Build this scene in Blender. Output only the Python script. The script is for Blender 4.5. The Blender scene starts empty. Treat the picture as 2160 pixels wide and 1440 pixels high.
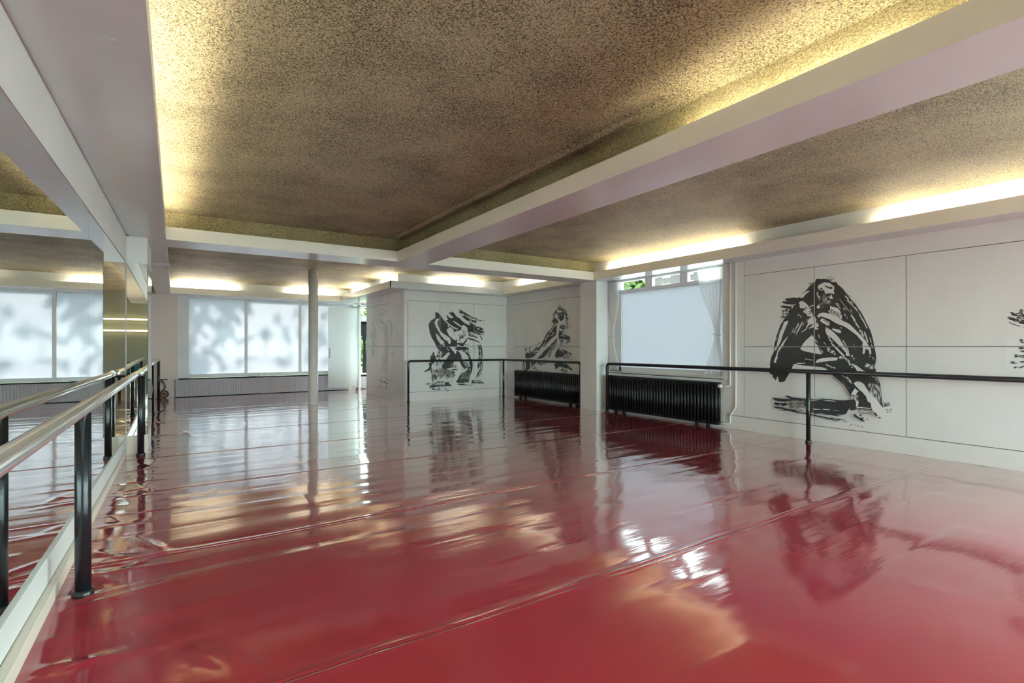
import bpy, bmesh, math, random
import numpy as np
from mathutils import Vector, Matrix
R = random.Random(7)
SC = bpy.context.scene
COL = SC.collection
PI = math.pi

# ------------------------------------------------------------------ camera constants (metres, level camera at 1.35 m)
F, YAW, HZ, CH = 1072.0, 0.579, 731.2, 1.35
CS, SN = math.cos(YAW), math.sin(YAW)
def ray(px, py):
    a = (px-1080)/F
    return SN+a*CS, CS-a*SN, (HZ-py)/F
def on_x(px, py, x):
    r = ray(px, py); t = x/r[0]; return (x, r[1]*t, CH+r[2]*t)
def on_y(px, py, y):
    r = ray(px, py); t = y/r[1]; return (r[0]*t, y, CH+r[2]*t)
def on_z(px, py, z=0.0):
    r = ray(px, py); t = (z-CH)/r[2]; return (r[0]*t, r[1]*t, z)

# ------------------------------------------------------------------ materials
def mat(name):
    m = bpy.data.materials.new(name); m.use_nodes = True
    nt = m.node_tree; b = nt.nodes['Principled BSDF']
    return m, nt, b
def N(nt, typ, **kw):
    n = nt.nodes.new(typ)
    for k, v in kw.items():
        if k in n.inputs: n.inputs[k].default_value = v
        else: setattr(n, k, v)
    return n
def setp(b, col=None, rough=None, metal=None, spec=None):
    if col: b.inputs['Base Color'].default_value = (*col, 1)
    if rough is not None: b.inputs['Roughness'].default_value = rough
    if metal is not None: b.inputs['Metallic'].default_value = metal
    if spec is not None: b.inputs['Specular IOR Level'].default_value = spec
def coords(nt, scale=(1,1,1)):
    tc = N(nt, 'ShaderNodeTexCoord'); mp = N(nt, 'ShaderNodeMapping'); mp.inputs['Scale'].default_value = scale
    nt.links.new(tc.outputs['Object'], mp.inputs['Vector']); return mp.outputs['Vector']
def ramp(nt, fac, stops):
    r = N(nt, 'ShaderNodeValToRGB'); nt.links.new(fac, r.inputs['Fac'])
    e = r.color_ramp.elements
    while len(e) < len(stops): e.new(0.5)
    for i, (p, c) in enumerate(stops):
        e[i].position = p; e[i].color = (*c, 1) if len(c) == 3 else c
    return r.outputs['Color']
def bump(nt, b, h, strength, dist):
    n = N(nt, 'ShaderNodeBump', Strength=strength, Distance=dist)
    nt.links.new(h, n.inputs['Height']); nt.links.new(n.outputs['Normal'], b.inputs['Normal'])
    return n
def paint(name, col, rough, nscale=90, nstr=0.06, var=0.03, spec=0.5):
    m, nt, b = mat(name); setp(b, col, rough, spec=spec)
    v = coords(nt)
    n1 = N(nt, 'ShaderNodeTexNoise', Scale=1.7, Detail=3.0); nt.links.new(v, n1.inputs['Vector'])
    lo = tuple(c*(1-var) for c in col); hi = tuple(min(1, c*(1+var)) for c in col)
    c = ramp(nt, n1.outputs['Fac'], [(0.3, lo), (0.7, hi)]); nt.links.new(c, b.inputs['Base Color'])
    n2 = N(nt, 'ShaderNodeTexNoise', Scale=float(nscale), Detail=2.0); nt.links.new(v, n2.inputs['Vector'])
    bump(nt, b, n2.outputs['Fac'], nstr, 0.01)
    return m
M = {}
M['wall'] = paint('white wall paint', (0.80, 0.815, 0.795), 0.42, 120, 0.05)
M['panel'] = paint('white wall panel', (0.79, 0.815, 0.805), 0.33, 160, 0.04)
M['gap'] = paint('dark joint', (0.10, 0.09, 0.08), 0.8)
M['soffit'] = paint('satin white soffit paint', (0.72, 0.785, 0.805), 0.20, 30, 0.02, 0.03, 0.85)
M['fascia'] = paint('cream fascia paint', (0.86, 0.855, 0.77), 0.4, 40, 0.03)
M['cream'] = paint('cream board', (0.84, 0.77, 0.66), 0.4)
M['pink'] = paint('pale pink wall paint', (0.80, 0.71, 0.67), 0.5)
M['grey'] = paint('grey radiator cover paint', (0.50, 0.495, 0.55), 0.45)
M['frame'] = paint('white window frame paint', (0.82, 0.83, 0.84), 0.35)
M['sill'] = paint('stone sill', (0.70, 0.68, 0.64), 0.35)
M['black'] = paint('black lacquer', (0.012, 0.014, 0.018), 0.28, 60, 0.02)
M['radiator'] = paint('black radiator enamel', (0.010, 0.011, 0.014), 0.42, 60, 0.02)
M['darkbar'] = paint('dark slate sill', (0.02, 0.023, 0.026), 0.9, spec=0.05)
M['column'] = paint('white column paint', (0.82, 0.795, 0.765), 0.35, 80, 0.03)
M['valve'] = paint('white valve plastic', (0.80, 0.76, 0.70), 0.4)
M['brass'] = paint('brass', (0.55, 0.35, 0.12), 0.3)
M['brown'] = paint('brown cast iron', (0.10, 0.055, 0.02), 0.45)
M['ink'] = paint('black print ink', (0.048, 0.053, 0.055), 0.33, 160, 0.04, 0.25)
M['inkgrey'] = paint('grey print ink', (0.24, 0.23, 0.21), 0.33, 160, 0.04, 0.2)
M['inkglare'] = paint('print ink with painted glare', (0.60, 0.645, 0.64), 0.33, 160, 0.04, 0.1)  # window glare on black ink, put into the ink colour
M['grout'] = paint('light joint', (0.9, 0.89, 0.86), 0.4)
# steel
m, nt, b = mat('polished steel'); setp(b, (0.90, 0.89, 0.87), 0.17, 0.8); M['steel'] = m
v = coords(nt, (40, 1, 40)); n = N(nt, 'ShaderNodeTexNoise', Scale=6.0); nt.links.new(v, n.inputs['Vector']); bump(nt, b, n.outputs['Fac'], 0.03, 0.01)
m, nt, b = mat('brushed handle'); setp(b, (0.35, 0.37, 0.37), 0.3, 1.0); M['handle'] = m
# mirror
m, nt, b = mat('silvered mirror'); setp(b, (0.86, 0.90, 0.88), 0.0, 1.0); M['mirror'] = m
m, nt, b = mat('mirror edge'); setp(b, (0.10, 0.16, 0.15), 0.15); M['mirroredge'] = m
# gold plaster
def plaster(name, c0, c1, c2):
    m, nt, b = mat(name); setp(b, c1, 0.55, spec=0.5)
    v = coords(nt)
    wob = N(nt, 'ShaderNodeTexNoise', Scale=60.0, Detail=2.0); nt.links.new(v, wob.inputs['Vector'])
    mix = N(nt, 'ShaderNodeMix', data_type='RGBA'); mix.inputs[0].default_value = 0.03
    nt.links.new(v, mix.inputs[6]); nt.links.new(wob.outputs['Color'], mix.inputs[7])
    n1 = N(nt, 'ShaderNodeTexNoise', Scale=105.0, Detail=3.0, Roughness=0.6); nt.links.new(mix.outputs[2], n1.inputs['Vector'])
    n2 = N(nt, 'ShaderNodeTexNoise', Scale=1.6, Detail=4.0); nt.links.new(v, n2.inputs['Vector'])
    ad = N(nt, 'ShaderNodeMath', operation='MULTIPLY_ADD'); ad.inputs[1].default_value = 0.22
    nt.links.new(n2.outputs['Fac'], ad.inputs[0]); nt.links.new(n1.outputs['Fac'], ad.inputs[2])
    c = ramp(nt, ad.outputs[0], [(0.52, c0), (0.60, c1), (0.69, c2)]); nt.links.new(c, b.inputs['Base Color'])
    bump(nt, b, n1.outputs['Fac'], 1.0, 0.06)
    return m
M['gold'] = plaster('rough gold plaster', (0.13, 0.105, 0.06), (0.72, 0.62, 0.34), (0.98, 0.92, 0.62))
M['goldlit'] = plaster('gold plaster with painted light', (0.46, 0.38, 0.17), (0.84, 0.73, 0.36), (0.98, 0.92, 0.6))  # ceiling plaster recoloured brighter: light on the beam bands put into the colour
# vinyl floor
m, nt, b = mat('red dance vinyl'); setp(b, (0.30, 0.012, 0.03), 0.3, spec=0.0); gl = N(nt, 'ShaderNodeBsdfGlossy'); gl.inputs['Color'].default_value = (1, 1, 1, 1); M['vinyl'] = m
v = coords(nt)
n1 = N(nt, 'ShaderNodeTexNoise', Scale=0.55, Detail=3.0); nt.links.new(v, n1.inputs['Vector'])
c = ramp(nt, n1.outputs['Fac'], [(0.35, (0.38, 0.030, 0.060)), (0.65, (0.42, 0.046, 0.054))])
at = N(nt, 'ShaderNodeAttribute', attribute_name='seam')
mx = N(nt, 'ShaderNodeMix', data_type='RGBA'); mx.inputs[7].default_value = (0.06, 0.008, 0.01, 1)
nt.links.new(at.outputs['Fac'], mx.inputs[0]); nt.links.new(c, mx.inputs[6]); nt.links.new(mx.outputs[2], b.inputs['Base Color'])
n2 = N(nt, 'ShaderNodeTexNoise', Scale=3.0, Detail=6.0, Roughness=0.65); nt.links.new(v, n2.inputs['Vector'])
rr = N(nt, 'ShaderNodeMapRange'); rr.inputs[1].default_value = 0.3; rr.inputs[2].default_value = 0.75; rr.inputs[3].default_value = 0.18; rr.inputs[4].default_value = 0.34
rr.inputs[3].default_value = 0.04; rr.inputs[4].default_value = 0.10; nt.links.new(n2.outputs['Fac'], rr.inputs[0]); nt.links.new(rr.outputs[0], gl.inputs['Roughness'])
v2 = coords(nt, (1.2, 9, 1)); n3 = N(nt, 'ShaderNodeTexNoise', Scale=2.2, Detail=3.0); nt.links.new(v2, n3.inputs['Vector'])
v3 = coords(nt, (30, 220, 30)); n4 = N(nt, 'ShaderNodeTexNoise', Scale=1.0, Detail=2.0); nt.links.new(v3, n4.inputs['Vector'])
b1 = N(nt, 'ShaderNodeBump', Strength=0.05, Distance=0.02); nt.links.new(n3.outputs['Fac'], b1.inputs['Height'])
b2 = N(nt, 'ShaderNodeBump', Strength=0.03, Distance=0.004); nt.links.new(n4.outputs['Fac'], b2.inputs['Height'])
nt.links.new(b1.outputs['Normal'], b2.inputs['Normal']); nt.links.new(b2.outputs['Normal'], gl.inputs['Normal'])
lw = N(nt, 'ShaderNodeLayerWeight', Blend=0.5)      # polished lacquer: reflection climbs steeply towards grazing view
fc = ramp(nt, lw.outputs['Facing'], [(0.0, (.03,)*3), (0.40, (.05,)*3), (0.50, (.11,)*3), (0.58, (.18,)*3), (0.66, (.32,)*3), (0.76, (.56,)*3), (0.88, (.85,)*3), (1.0, (.97,)*3)])
mxs = N(nt, 'ShaderNodeMixShader'); nt.links.new(fc, mxs.inputs[0]); nt.links.new(b.outputs[0], mxs.inputs[1]); nt.links.new(gl.outputs[0], mxs.inputs[2])
nt.links.new(mxs.outputs[0], nt.nodes['Material Output'].inputs[0])
# frosted film: translucent sheet with a faint gloss
def film(name, tcol, gloss, dcol=None, dfac=0.0):
    m = bpy.data.materials.new(name); m.use_nodes = True; nt = m.node_tree; nt.nodes.clear()
    out = N(nt, 'ShaderNodeOutputMaterial'); tr = N(nt, 'ShaderNodeBsdfTranslucent'); tr.inputs['Color'].default_value = (*tcol, 1)
    di = N(nt, 'ShaderNodeBsdfDiffuse'); di.inputs['Color'].default_value = (*(dcol or tcol), 1)
    gl = N(nt, 'ShaderNodeBsdfGlossy'); gl.inputs['Roughness'].default_value = 0.06
    a = N(nt, 'ShaderNodeMixShader'); a.inputs[0].default_value = dfac
    c = N(nt, 'ShaderNodeMixShader'); c.inputs[0].default_value = gloss
    nt.links.new(tr.outputs[0], a.inputs[1]); nt.links.new(di.outputs[0], a.inputs[2])
    nt.links.new(a.outputs[0], c.inputs[1]); nt.links.new(gl.outputs[0], c.inputs[2]); nt.links.new(c.outputs[0], out.inputs[0])
    return m
M['film'] = film('frosted window film', (0.245, 0.252, 0.266), 0.010, (0.8, 0.82, 0.84), 0.2)
M['film_right'] = film('white window film', (0.255, 0.26, 0.271), 0.012, (0.8, 0.82, 0.84), 0.2)
M['sheer'] = film('sheer curtain', (0.95, 0.95, 0.95), 0.0, (0.93, 0.92, 0.90), 0.5)
nt = M['sheer'].node_tree; o_ = [n for n in nt.nodes if n.type == 'OUTPUT_MATERIAL'][0]; last = o_.inputs[0].links[0].from_socket
tp = N(nt, 'ShaderNodeBsdfTransparent'); mx = N(nt, 'ShaderNodeMixShader'); mx.inputs[0].default_value = 0.5
nt.links.new(last, mx.inputs[1]); nt.links.new(tp.outputs[0], mx.inputs[2]); nt.links.new(mx.outputs[0], o_.inputs[0])
def glass(name, tint, refl):
    m = bpy.data.materials.new(name); m.use_nodes = True; nt = m.node_tree; nt.nodes.clear()
    out = N(nt, 'ShaderNodeOutputMaterial'); tp = N(nt, 'ShaderNodeBsdfTransparent'); tp.inputs['Color'].default_value = (*tint, 1)
    gl = N(nt, 'ShaderNodeBsdfGlossy'); gl.inputs['Roughness'].default_value = 0.0
    fr = N(nt, 'ShaderNodeFresnel', IOR=refl); mx = N(nt, 'ShaderNodeMixShader')
    nt.links.new(fr.outputs[0], mx.inputs[0]); nt.links.new(tp.outputs[0], mx.inputs[1]); nt.links.new(gl.outputs[0], mx.inputs[2]); nt.links.new(mx.outputs[0], out.inputs[0])
    return m
M['glass'] = glass('clear glass', (0.93, 0.96, 0.95), 1.35)
# frosted door leaf: half see-through
m = bpy.data.materials.new('frosted door glass'); m.use_nodes = True; nt = m.node_tree; nt.nodes.clear()
out = N(nt, 'ShaderNodeOutputMaterial'); tp = N(nt, 'ShaderNodeBsdfTransparent'); tp.inputs['Color'].default_value = (0.93, 0.98, 0.96, 1)
tr = N(nt, 'ShaderNodeBsdfTranslucent'); tr.inputs['Color'].default_value = (0.95, 0.98, 0.965, 1)
di = N(nt, 'ShaderNodeBsdfDiffuse'); di.inputs['Color'].default_value = (0.93, 0.96, 0.945, 1)
a = N(nt, 'ShaderNodeMixShader'); a.inputs[0].default_value = 0.45; c = N(nt, 'ShaderNodeMixShader'); c.inputs[0].default_value = 0.72
nt.links.new(tr.outputs[0], a.inputs[1]); nt.links.new(di.outputs[0], a.inputs[2]); nt.links.new(tp.outputs[0], c.inputs[1]); nt.links.new(a.outputs[0], c.inputs[2]); nt.links.new(c.outputs[0], out.inputs[0])
M['frost'] = m
M['blackcloth'] = film('dark sheer curtain', (0.05, 0.055, 0.06), 0.0, (0.03, 0.032, 0.035), 0.6)
def emit(name, col, s):
    m = bpy.data.materials.new(name); m.use_nodes = True; nt = m.node_tree; nt.nodes.clear()
    out = N(nt, 'ShaderNodeOutputMaterial'); e = N(nt, 'ShaderNodeEmission'); e.inputs[0].default_value = (*col, 1); e.inputs[1].default_value = s
    nt.links.new(e.outputs[0], out.inputs[0]); return m
TUBE = 12.5
M['tube'] = emit('lit fluorescent tube', (1.0, 0.85, 0.60), TUBE)
M['tubeleft'] = emit('lit warm tube', (1.0, 0.85, 0.60), TUBE*1.9)
M['tubeback'] = emit('lit pale tube', (1.0, 0.88, 0.68), TUBE*2.2)
M['tubewhite'] = emit('lit white tube', (1.0, 0.93, 0.80), TUBE*1.5)
M['leaf'] = paint('green leaves', (0.06, 0.10, 0.018), 0.6, 20, 0.1, 0.5)
M['bark'] = paint('bark', (0.06, 0.045, 0.03), 0.9)
M['lawn'] = paint('lawn', (0.05, 0.085, 0.018), 0.9, 20, 0.3, 0.4)
M['paving'] = paint('pale paving', (0.25, 0.245, 0.235), 0.8)
M['lampglass'] = emit('lit slim lamp', (1.0, 0.80, 0.45), 2.0)
m, nt, b = mat('dark brick'); setp(b, (0.1, 0.07, 0.06), 0.9); M['brick'] = m
v = coords(nt, (1, 1, 1)); br = N(nt, 'ShaderNodeTexBrick', Scale=1.6); br.inputs['Color1'].default_value = (0.022, 0.017, 0.016, 1); br.inputs['Color2'].default_value = (0.034, 0.028, 0.027, 1); br.inputs['Mortar'].default_value = (0.05, 0.046, 0.044, 1)
nt.links.new(v, br.inputs['Vector']); nt.links.new(br.outputs['Color'], b.inputs['Base Color'])
M['rooftile'] = paint('brown roof tile', (0.022, 0.013, 0.010), 0.8)
M['stone'] = paint('cream stone', (0.16, 0.125, 0.09), 0.8)
M['teal'] = paint('teal cloth', (0.02, 0.14, 0.14), 0.7)
M['olive'] = paint('olive green wall paint', (0.33, 0.36, 0.27), 0.6)

# ------------------------------------------------------------------ mesh builder
class MB:
    def __init__(s): s.v = []; s.f = []; s.m = []; s.sm = []
    def face(s, pts, mi=0, smooth=False):
        i = len(s.v); s.v += [tuple(p) for p in pts]; s.f.append(tuple(range(i, i+len(pts)))); s.m.append(mi); s.sm.append(smooth)
    def box(s, x0, x1, y0, y1, z0, z1, mi=0, fx0=None, fy0=None):
        if x0 > x1: x0, x1 = x1, x0
        if y0 > y1: y0, y1 = y1, y0
        i = len(s.v)
        s.v += [(x0,y0,z0),(x1,y0,z0),(x1,y1,z0),(x0,y1,z0),(x0,y0,z1),(x1,y0,z1),(x1,y1,z1),(x0,y1,z1)]
        for k, q in enumerate(((0,3,2,1),(4,5,6,7),(0,1,5,4),(1,2,6,5),(2,3,7,6),(3,0,4,7))):
            s.f.append(tuple(i+j for j in q)); s.m.append(mi); s.sm.append(False)
        return s
    def hexa(s, p, mi=0):   # 8 points: bottom 4 (ccw), top 4
        i = len(s.v); s.v += [tuple(q) for q in p]
        for q in ((0,3,2,1),(4,5,6,7),(0,1,5,4),(1,2,6,5),(2,3,7,6),(3,0,4,7)):
            s.f.append(tuple(i+j for j in q)); s.m.append(mi); s.sm.append(False)
        return s
    def tube(s, path, r, n=16, mi=0, cap=True, closed=False):
        P = [Vector(p) for p in path]; L = len(P)
        rs = r if isinstance(r, (list, tuple)) else [r]*L
        i0 = len(s.v); prev = None
        for k in range(L):
            if closed: t = (P[(k+1) % L]-P[k-1]).normalized()
            else: t = (P[min(k+1, L-1)]-P[max(k-1, 0)]).normalized()
            if prev is None:
                a = Vector((0, 0, 1)) if abs(t.z) < 0.9 else Vector((1, 0, 0)); u = t.cross(a).normalized()
            else: u = (prev-t*prev.dot(t)).normalized()
            prev = u; w = t.cross(u)
            for j in range(n):
                a = 2*PI*j/n; s.v.append(tuple(P[k]+(u*math.cos(a)+w*math.sin(a))*rs[k]))
        for k in range(L if closed else L-1):
            for j in range(n):
                a = i0+k*n; bb = i0+((k+1) % L)*n
                s.f.append((a+j, a+(j+1) % n, bb+(j+1) % n, bb+j)); s.m.append(mi); s.sm.append(True)
        if cap and not closed:
            s.f.append(tuple(i0+j for j in reversed(range(n)))); s.m.append(mi); s.sm.append(False)
            s.f.append(tuple(i0+(L-1)*n+j for j in range(n))); s.m.append(mi); s.sm.append(False)
        return s
    def lathe(s, cx, cy, prof, n=32, mi=0):
        i0 = len(s.v)
        for (r, z) in prof:
            for j in range(n):
                a = 2*PI*j/n; s.v.append((cx+r*math.cos(a), cy+r*math.sin(a), z))
        for k in range(len(prof)-1):
            for j in range(n):
                a = i0+k*n; bb = a+n
                s.f.append((a+j, a+(j+1) % n, bb+(j+1) % n, bb+j)); s.m.append(mi); s.sm.append(True)
        s.f.append(tuple(i0+j for j in reversed(range(n)))); s.m.append(mi); s.sm.append(False)
        s.f.append(tuple(i0+(len(prof)-1)*n+j for j in range(n))); s.m.append(mi); s.sm.append(False)
        return s
    def build(s, name, mats, parent=None, loc=None, bevel=0.0):
        me = bpy.data.meshes.new(name); me.from_pydata(s.v, [], s.f); me.validate(clean_customdata=False)
        if not isinstance(mats, (list, tuple)): mats = [mats]
        for m in mats: me.materials.append(m)
        if len(me.polygons) == len(s.f):
            me.polygons.foreach_set('material_index', s.m); me.polygons.foreach_set('use_smooth', s.sm)
        me.update()
        o = bpy.data.objects.new(name, me); COL.objects.link(o)
        if parent is not None:
            o.parent = parent
            o.matrix_parent_inverse = Matrix.Translation(-parent.location) if parent.parent is None else Matrix.Translation(-parent['_w'] if False else Vector((0,0,0)))
        if bevel:
            bv = o.modifiers.new('bevel', 'BEVEL'); bv.width = bevel; bv.segments = 2; bv.limit_method = 'ANGLE'
        return o
def child(mb, name, mats, parent, bevel=0.0, label=None):
    """part in world coordinates under a parent whose chain only has translations"""
    o = mb.build(name, mats, None, bevel=bevel); o.parent = parent
    w = Vector((0, 0, 0)); p = parent
    while p is not None: w += p.location; p = p.parent
    o.matrix_parent_inverse = Matrix.Translation(-w)
    if label: o['label'] = label
    return o
def empty(name, loc):
    o = bpy.data.objects.new(name, None); o.empty_display_size = 0.1; o.location = loc; COL.objects.link(o); return o
def tag(o, label, cat, group=None, kind=None):
    o['label'] = label; o['category'] = cat
    if group: o['group'] = group
    if kind: o['kind'] = kind
    return o
def struct(o):
    o['kind'] = 'structure'; return o
def sbuild(mb, name, mats, bevel=0.0): return struct(mb.build(name, mats, bevel=bevel))

# ------------------------------------------------------------------ room measures
XR = 7.62            # face of right wall panels
YB = 16.40           # back glazing plane
YREAR = -4.2
ZS, ZL, ZC = 2.735, 2.90, 3.12      # soffit underside, top of cove lip, ceiling
def xl(y): return -0.637+0.0097*y   # left wall face (slightly splayed)
def xg(y): return -0.098-0.0065*y   # left soffit edge

# ------------------------------------------------------------------ floor
def seg_ridge(X, Y, a, b2, amp, sig):
    ax, ay = a; bx, by = b2; dx, dy = bx-ax, by-ay; L2 = dx*dx+dy*dy
    t = np.clip(((X-ax)*dx+(Y-ay)*dy)/L2, 0, 1)
    d2 = (X-ax-t*dx)**2+(Y-ay-t*dy)**2
    return amp*np.exp(-d2/(2*sig*sig))*(0.25+0.75*np.sin(PI*np.clip(t, 0.02, 0.98)))
seams = [2.205, 4.02, 5.815, 7.54, 9.35, 11.1, 12.9, 14.65, 0.40, -1.4]
xs = [-0.86, -0.76]+list(np.arange(-0.70, 1.3, 0.028))+list(np.arange(1.3, 7.75, 0.07))+[7.78]
ys = set(np.round(np.arange(YREAR, 1.0, 0.12), 4))|set(np.round(np.arange(1.0, 16.5, 0.014), 4))
for sy in seams:
    if sy > 1: ys |= set(np.round(np.arange(sy-0.07, sy+0.07, 0.005), 4))
ys = sorted(ys); xs = np.array(xs); ysa = np.array(ys)
X, Y = np.meshgrid(xs, ysa)
rng = np.random.RandomState(5)
row0, pitch = 3.18-0.445*30, 0.445
row = np.floor((Y-row0)/pitch).astype(int); fy = (Y-row0)/pitch-row
off = rng.rand(200); off = np.where(np.arange(200) % 2 == 0, 0.43, 0.72)+0.08*(off-0.5)
bl = 1.33
bx = X/bl-off[row % 200]; bi = np.floor(bx).astype(int); fx = bx-bi
tab = rng.rand(200, 40)-0.5; tab2 = rng.rand(200, 40)-0.5; tab3 = rng.rand(200, 40)-0.5
A = tab[row % 200, bi % 40]; B2 = tab2[row % 200, bi % 40]; C3 = tab3[row % 200, bi % 40]
soft = np.clip(np.minimum(fy, 1-fy)*pitch/0.05, 0, 1); soft = soft*soft*(3-2*soft)
softx = np.clip(np.minimum(fx, 1-fx)*bl/0.05, 0, 1); softx = softx*softx*(3-2*softx)
Hh = 0.0030*A*(fy-0.5)*2*soft*softx+0.0036*B2*(fx-0.5)*2*softx*soft+0.0008*C3*soft*softx
Hh += 0.0007*(1-4*(fy-0.5)**2)*soft
# gentle waves along the sheets
for k in range(14):
    ky = rng.uniform(6, 34); kx = rng.uniform(-1.5, 1.5); ph = rng.rand()*6.28
    Hh += 0.0036/ky*np.sin(ky*Y+kx*X+ph)
sm = np.zeros_like(X)
for sy in seams:
    wob = sy+0.012*np.sin(X*1.3+sy)+0.004*np.sin(X*5.1+2*sy)
    d = Y-wob
    Hh += 0.0022*np.exp(-(d-0.02)**2/(2*0.012**2))+0.0016*np.exp(-(d+0.022)**2/(2*0.010**2))-0.0015*np.exp(-d**2/(2*0.004**2))
    sm = np.maximum(sm, np.exp(-d**2/(2*0.0030**2))*(0.5+0.4*np.sin(X*2.1+sy*3)))
folds = [((282,1132),(345,1164),.014,.020),((296,1022),(328,1035),.012,.022),((363,919),(386,910),.012,.03),((386,910),(404,918),.010,.03),
         ((261,1202),(306,1180),.007,.014),((196,1163),(284,1178),.008,.016),((192,1206),(219,1228),.008,.02),((405,1367),(533,1421),.010,.035),
         ((345,866),(368,872),.010,.04),((342,888),(356,893),.010,.04),((206,1195),(290,1186),.004,.012),((318,985),(330,968),.010,.03),((176,1262),(215,1250),.005,.015),
         ((230,1090),(262,1100),.006,.02),((380,911),(420,906),.006,.02),((287,975),(330,985),.006,.02),((296,1003),(340,998),.004,.015)]
for a, b2, amp, sig in folds:
    pa = on_z(*a); pb = on_z(*b2); Hh += seg_ridge(X, Y, pa[:2], pb[:2], amp, sig)
for sy in (2.2, 3.1, 4.02, 4.9, 5.8, 6.6, 7.54, 8.4, 9.35):   # puckers where the sheets meet the mirror wall
    for k in range(3):
        y0 = sy+rng.uniform(-0.35, 0.35); Hh += seg_ridge(X, Y, (-0.56, y0), (-0.56+rng.uniform(.25, .6), y0+rng.uniform(-.12, .12)), rng.uniform(.002, .006), rng.uniform(.012, .03))
Hh -= Hh.min()*0
ny, nx = X.shape
verts = np.stack([X, Y, Hh], -1).reshape(-1, 3)
idx = np.arange(ny*nx).reshape(ny, nx)
faces = np.stack([idx[:-1, :-1], idx[:-1, 1:], idx[1:, 1:], idx[1:, :-1]], -1).reshape(-1, 4)
me = bpy.data.meshes.new('floor'); me.from_pydata(verts.tolist(), [], faces.tolist())
me.polygons.foreach_set('use_smooth', [True]*len(me.polygons))
at = me.attributes.new('seam', 'FLOAT', 'POINT'); at.data.foreach_set('value', sm.reshape(-1).astype(np.float32))
me.materials.append(M['vinyl']); fl = bpy.data.objects.new('floor', me); COL.objects.link(fl); struct(fl)

# ------------------------------------------------------------------ ceiling and soffits
sbuild(MB().box(-1.2, 7.95, YREAR-.1, YB+.15, ZC, ZC+.12), 'ceiling', M['gold'])
TY0, TY1 = 7.92, 8.51
LIP = 0.018
# left soffit (trim_1): tapered plate, lip, band
b = MB()
def quadbox(b, xa0, xa1, xb0, xb1, y0, y1, z0, z1, mi=0):
    b.hexa([(xa0,y0,z0),(xa1,y0,z0),(xb1,y1,z0),(xb0,y1,z0),(xa0,y0,z1),(xa1,y0,z1),(xb1,y1,z1),(xb0,y1,z1)], mi)
for (ya, yb) in ((YREAR, 0.9), (0.905, 2.9), (2.905, 4.9), (4.905, TY0+.2), (TY0+.205, 11.5), (11.505, YB)):
    quadbox(b, xl(ya)+.03, xg(ya), xl(min(yb, 8.2))+.03, xg(yb), ya, yb, ZS, ZS+.02)
for (ya, yb) in ((YREAR, TY0), (TY1, YB)):
    quadbox(b, xg(ya)-LIP, xg(ya), xg(yb)-LIP, xg(yb), ya, yb, ZS+.02, ZL, 1)
    quadbox(b, xl(ya)+.03, xg(ya)-.17, xl(yb)+.03, xg(yb)-.17, ya, yb, ZS+.02, ZC, 2)
for (ya, yb) in ((YREAR, 7.95),): quadbox(b, xl(ya)-.005, xl(ya)+.035, xl(yb)-.005, xl(yb)+.035, ya, yb, ZS+.014, ZS+.03)
sbuild(b, 'trim_1', [M['soffit'], M['fascia'], M['wall']])
# centre beam (trim_2)
EX0, EX1 = 2.96, 3.50
b = MB()
b.box(EX0, EX1, YREAR, TY0, ZS, ZS+.02)
b.box(EX0-.001, EX0+LIP, YREAR, TY0, ZS+.001, ZL, 2); b.box(EX1-LIP, EX1+.001, YREAR, TY0, ZS+.001, ZL, 2)
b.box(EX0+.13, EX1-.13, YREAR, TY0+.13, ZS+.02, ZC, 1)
sbuild(b, 'trim_2', [M['soffit'], M['goldlit'], M['fascia']])
# rough rounded bead along the beam
bead = []
for k in range(120):
    y = 1.9+k*(5.96/119); bead.append((2.90+.006*math.sin(k*1.7), y, 3.10+.065*max(0, 1-k/26)+.004*math.sin(k*2.3)))
sbuild(MB().tube(bead, [0.034+.004*math.sin(i*3.1) for i in range(120)], 10), 'trim_7', M['gold'])
# cross beam (trim_3)
b = MB()
XT0, XT1 = xg(8.2), 7.20
b.box(XT0, XT1, TY0, TY1, ZS, ZS+.02)
b.box(XT0, EX0+LIP, TY0-.001, TY0+LIP, ZS+.001, ZL, 2); b.box(EX1-LIP, XT1+LIP, TY0-.001, TY0+LIP, ZS+.001, ZL, 2); b.box(XT0, XT1, TY1-LIP, TY1, ZS+.02, ZL)
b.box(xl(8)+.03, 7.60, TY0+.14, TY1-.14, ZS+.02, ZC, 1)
sbuild(b, 'trim_3', [M['soffit'], M['goldlit'], M['fascia']])
# right soffit (trim_4)
b = MB()
b.box(7.20, 7.90, YREAR, 11.5, ZS, ZS+.02)
b.box(7.199, 7.20+LIP, YREAR, TY0+LIP, ZS+.001, ZL, 2); b.box(7.199, 7.20+LIP, TY1-LIP, 11.5, ZS+.001, ZL, 2)
b.box(7.38, 7.90, YREAR, 11.8, ZS+.02, ZC, 1)
sbuild(b, 'trim_4', [M['soffit'], M['wall'], M['fascia']])
# back soffit (trim_5)
b = MB()
b.box(xg(15.9), 4.12, 15.85, YB-.02, ZS, ZS+.02); b.box(xg(15.9), 4.12, 15.849, 15.85+LIP, ZS+.001, ZL, 2); b.box(xg(15.9)-.17, 4.40, 16.08, YB-.02, ZS+.02, ZC, 1)
sbuild(b, 'trim_5', [M['soffit'], M['wall'], M['fascia']])
# partition soffit (trim_6)
b = MB()
b.box(4.12, 4.64, 11.5, YB-.02, ZS, ZS+.02); b.box(4.64, 7.62, 11.5, 11.94, ZS, ZS+.02)
b.box(4.12, 4.12+LIP, 11.5, 15.87, ZS+.02, ZL); b.box(4.12, 7.22, 11.5, 11.5+LIP, ZS+.02, ZL)
b.box(4.41, 7.60, 11.79, 16.08, ZS+.02, ZC, 1)
sbuild(b, 'trim_6', [M['soffit'], M['wall']])

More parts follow.
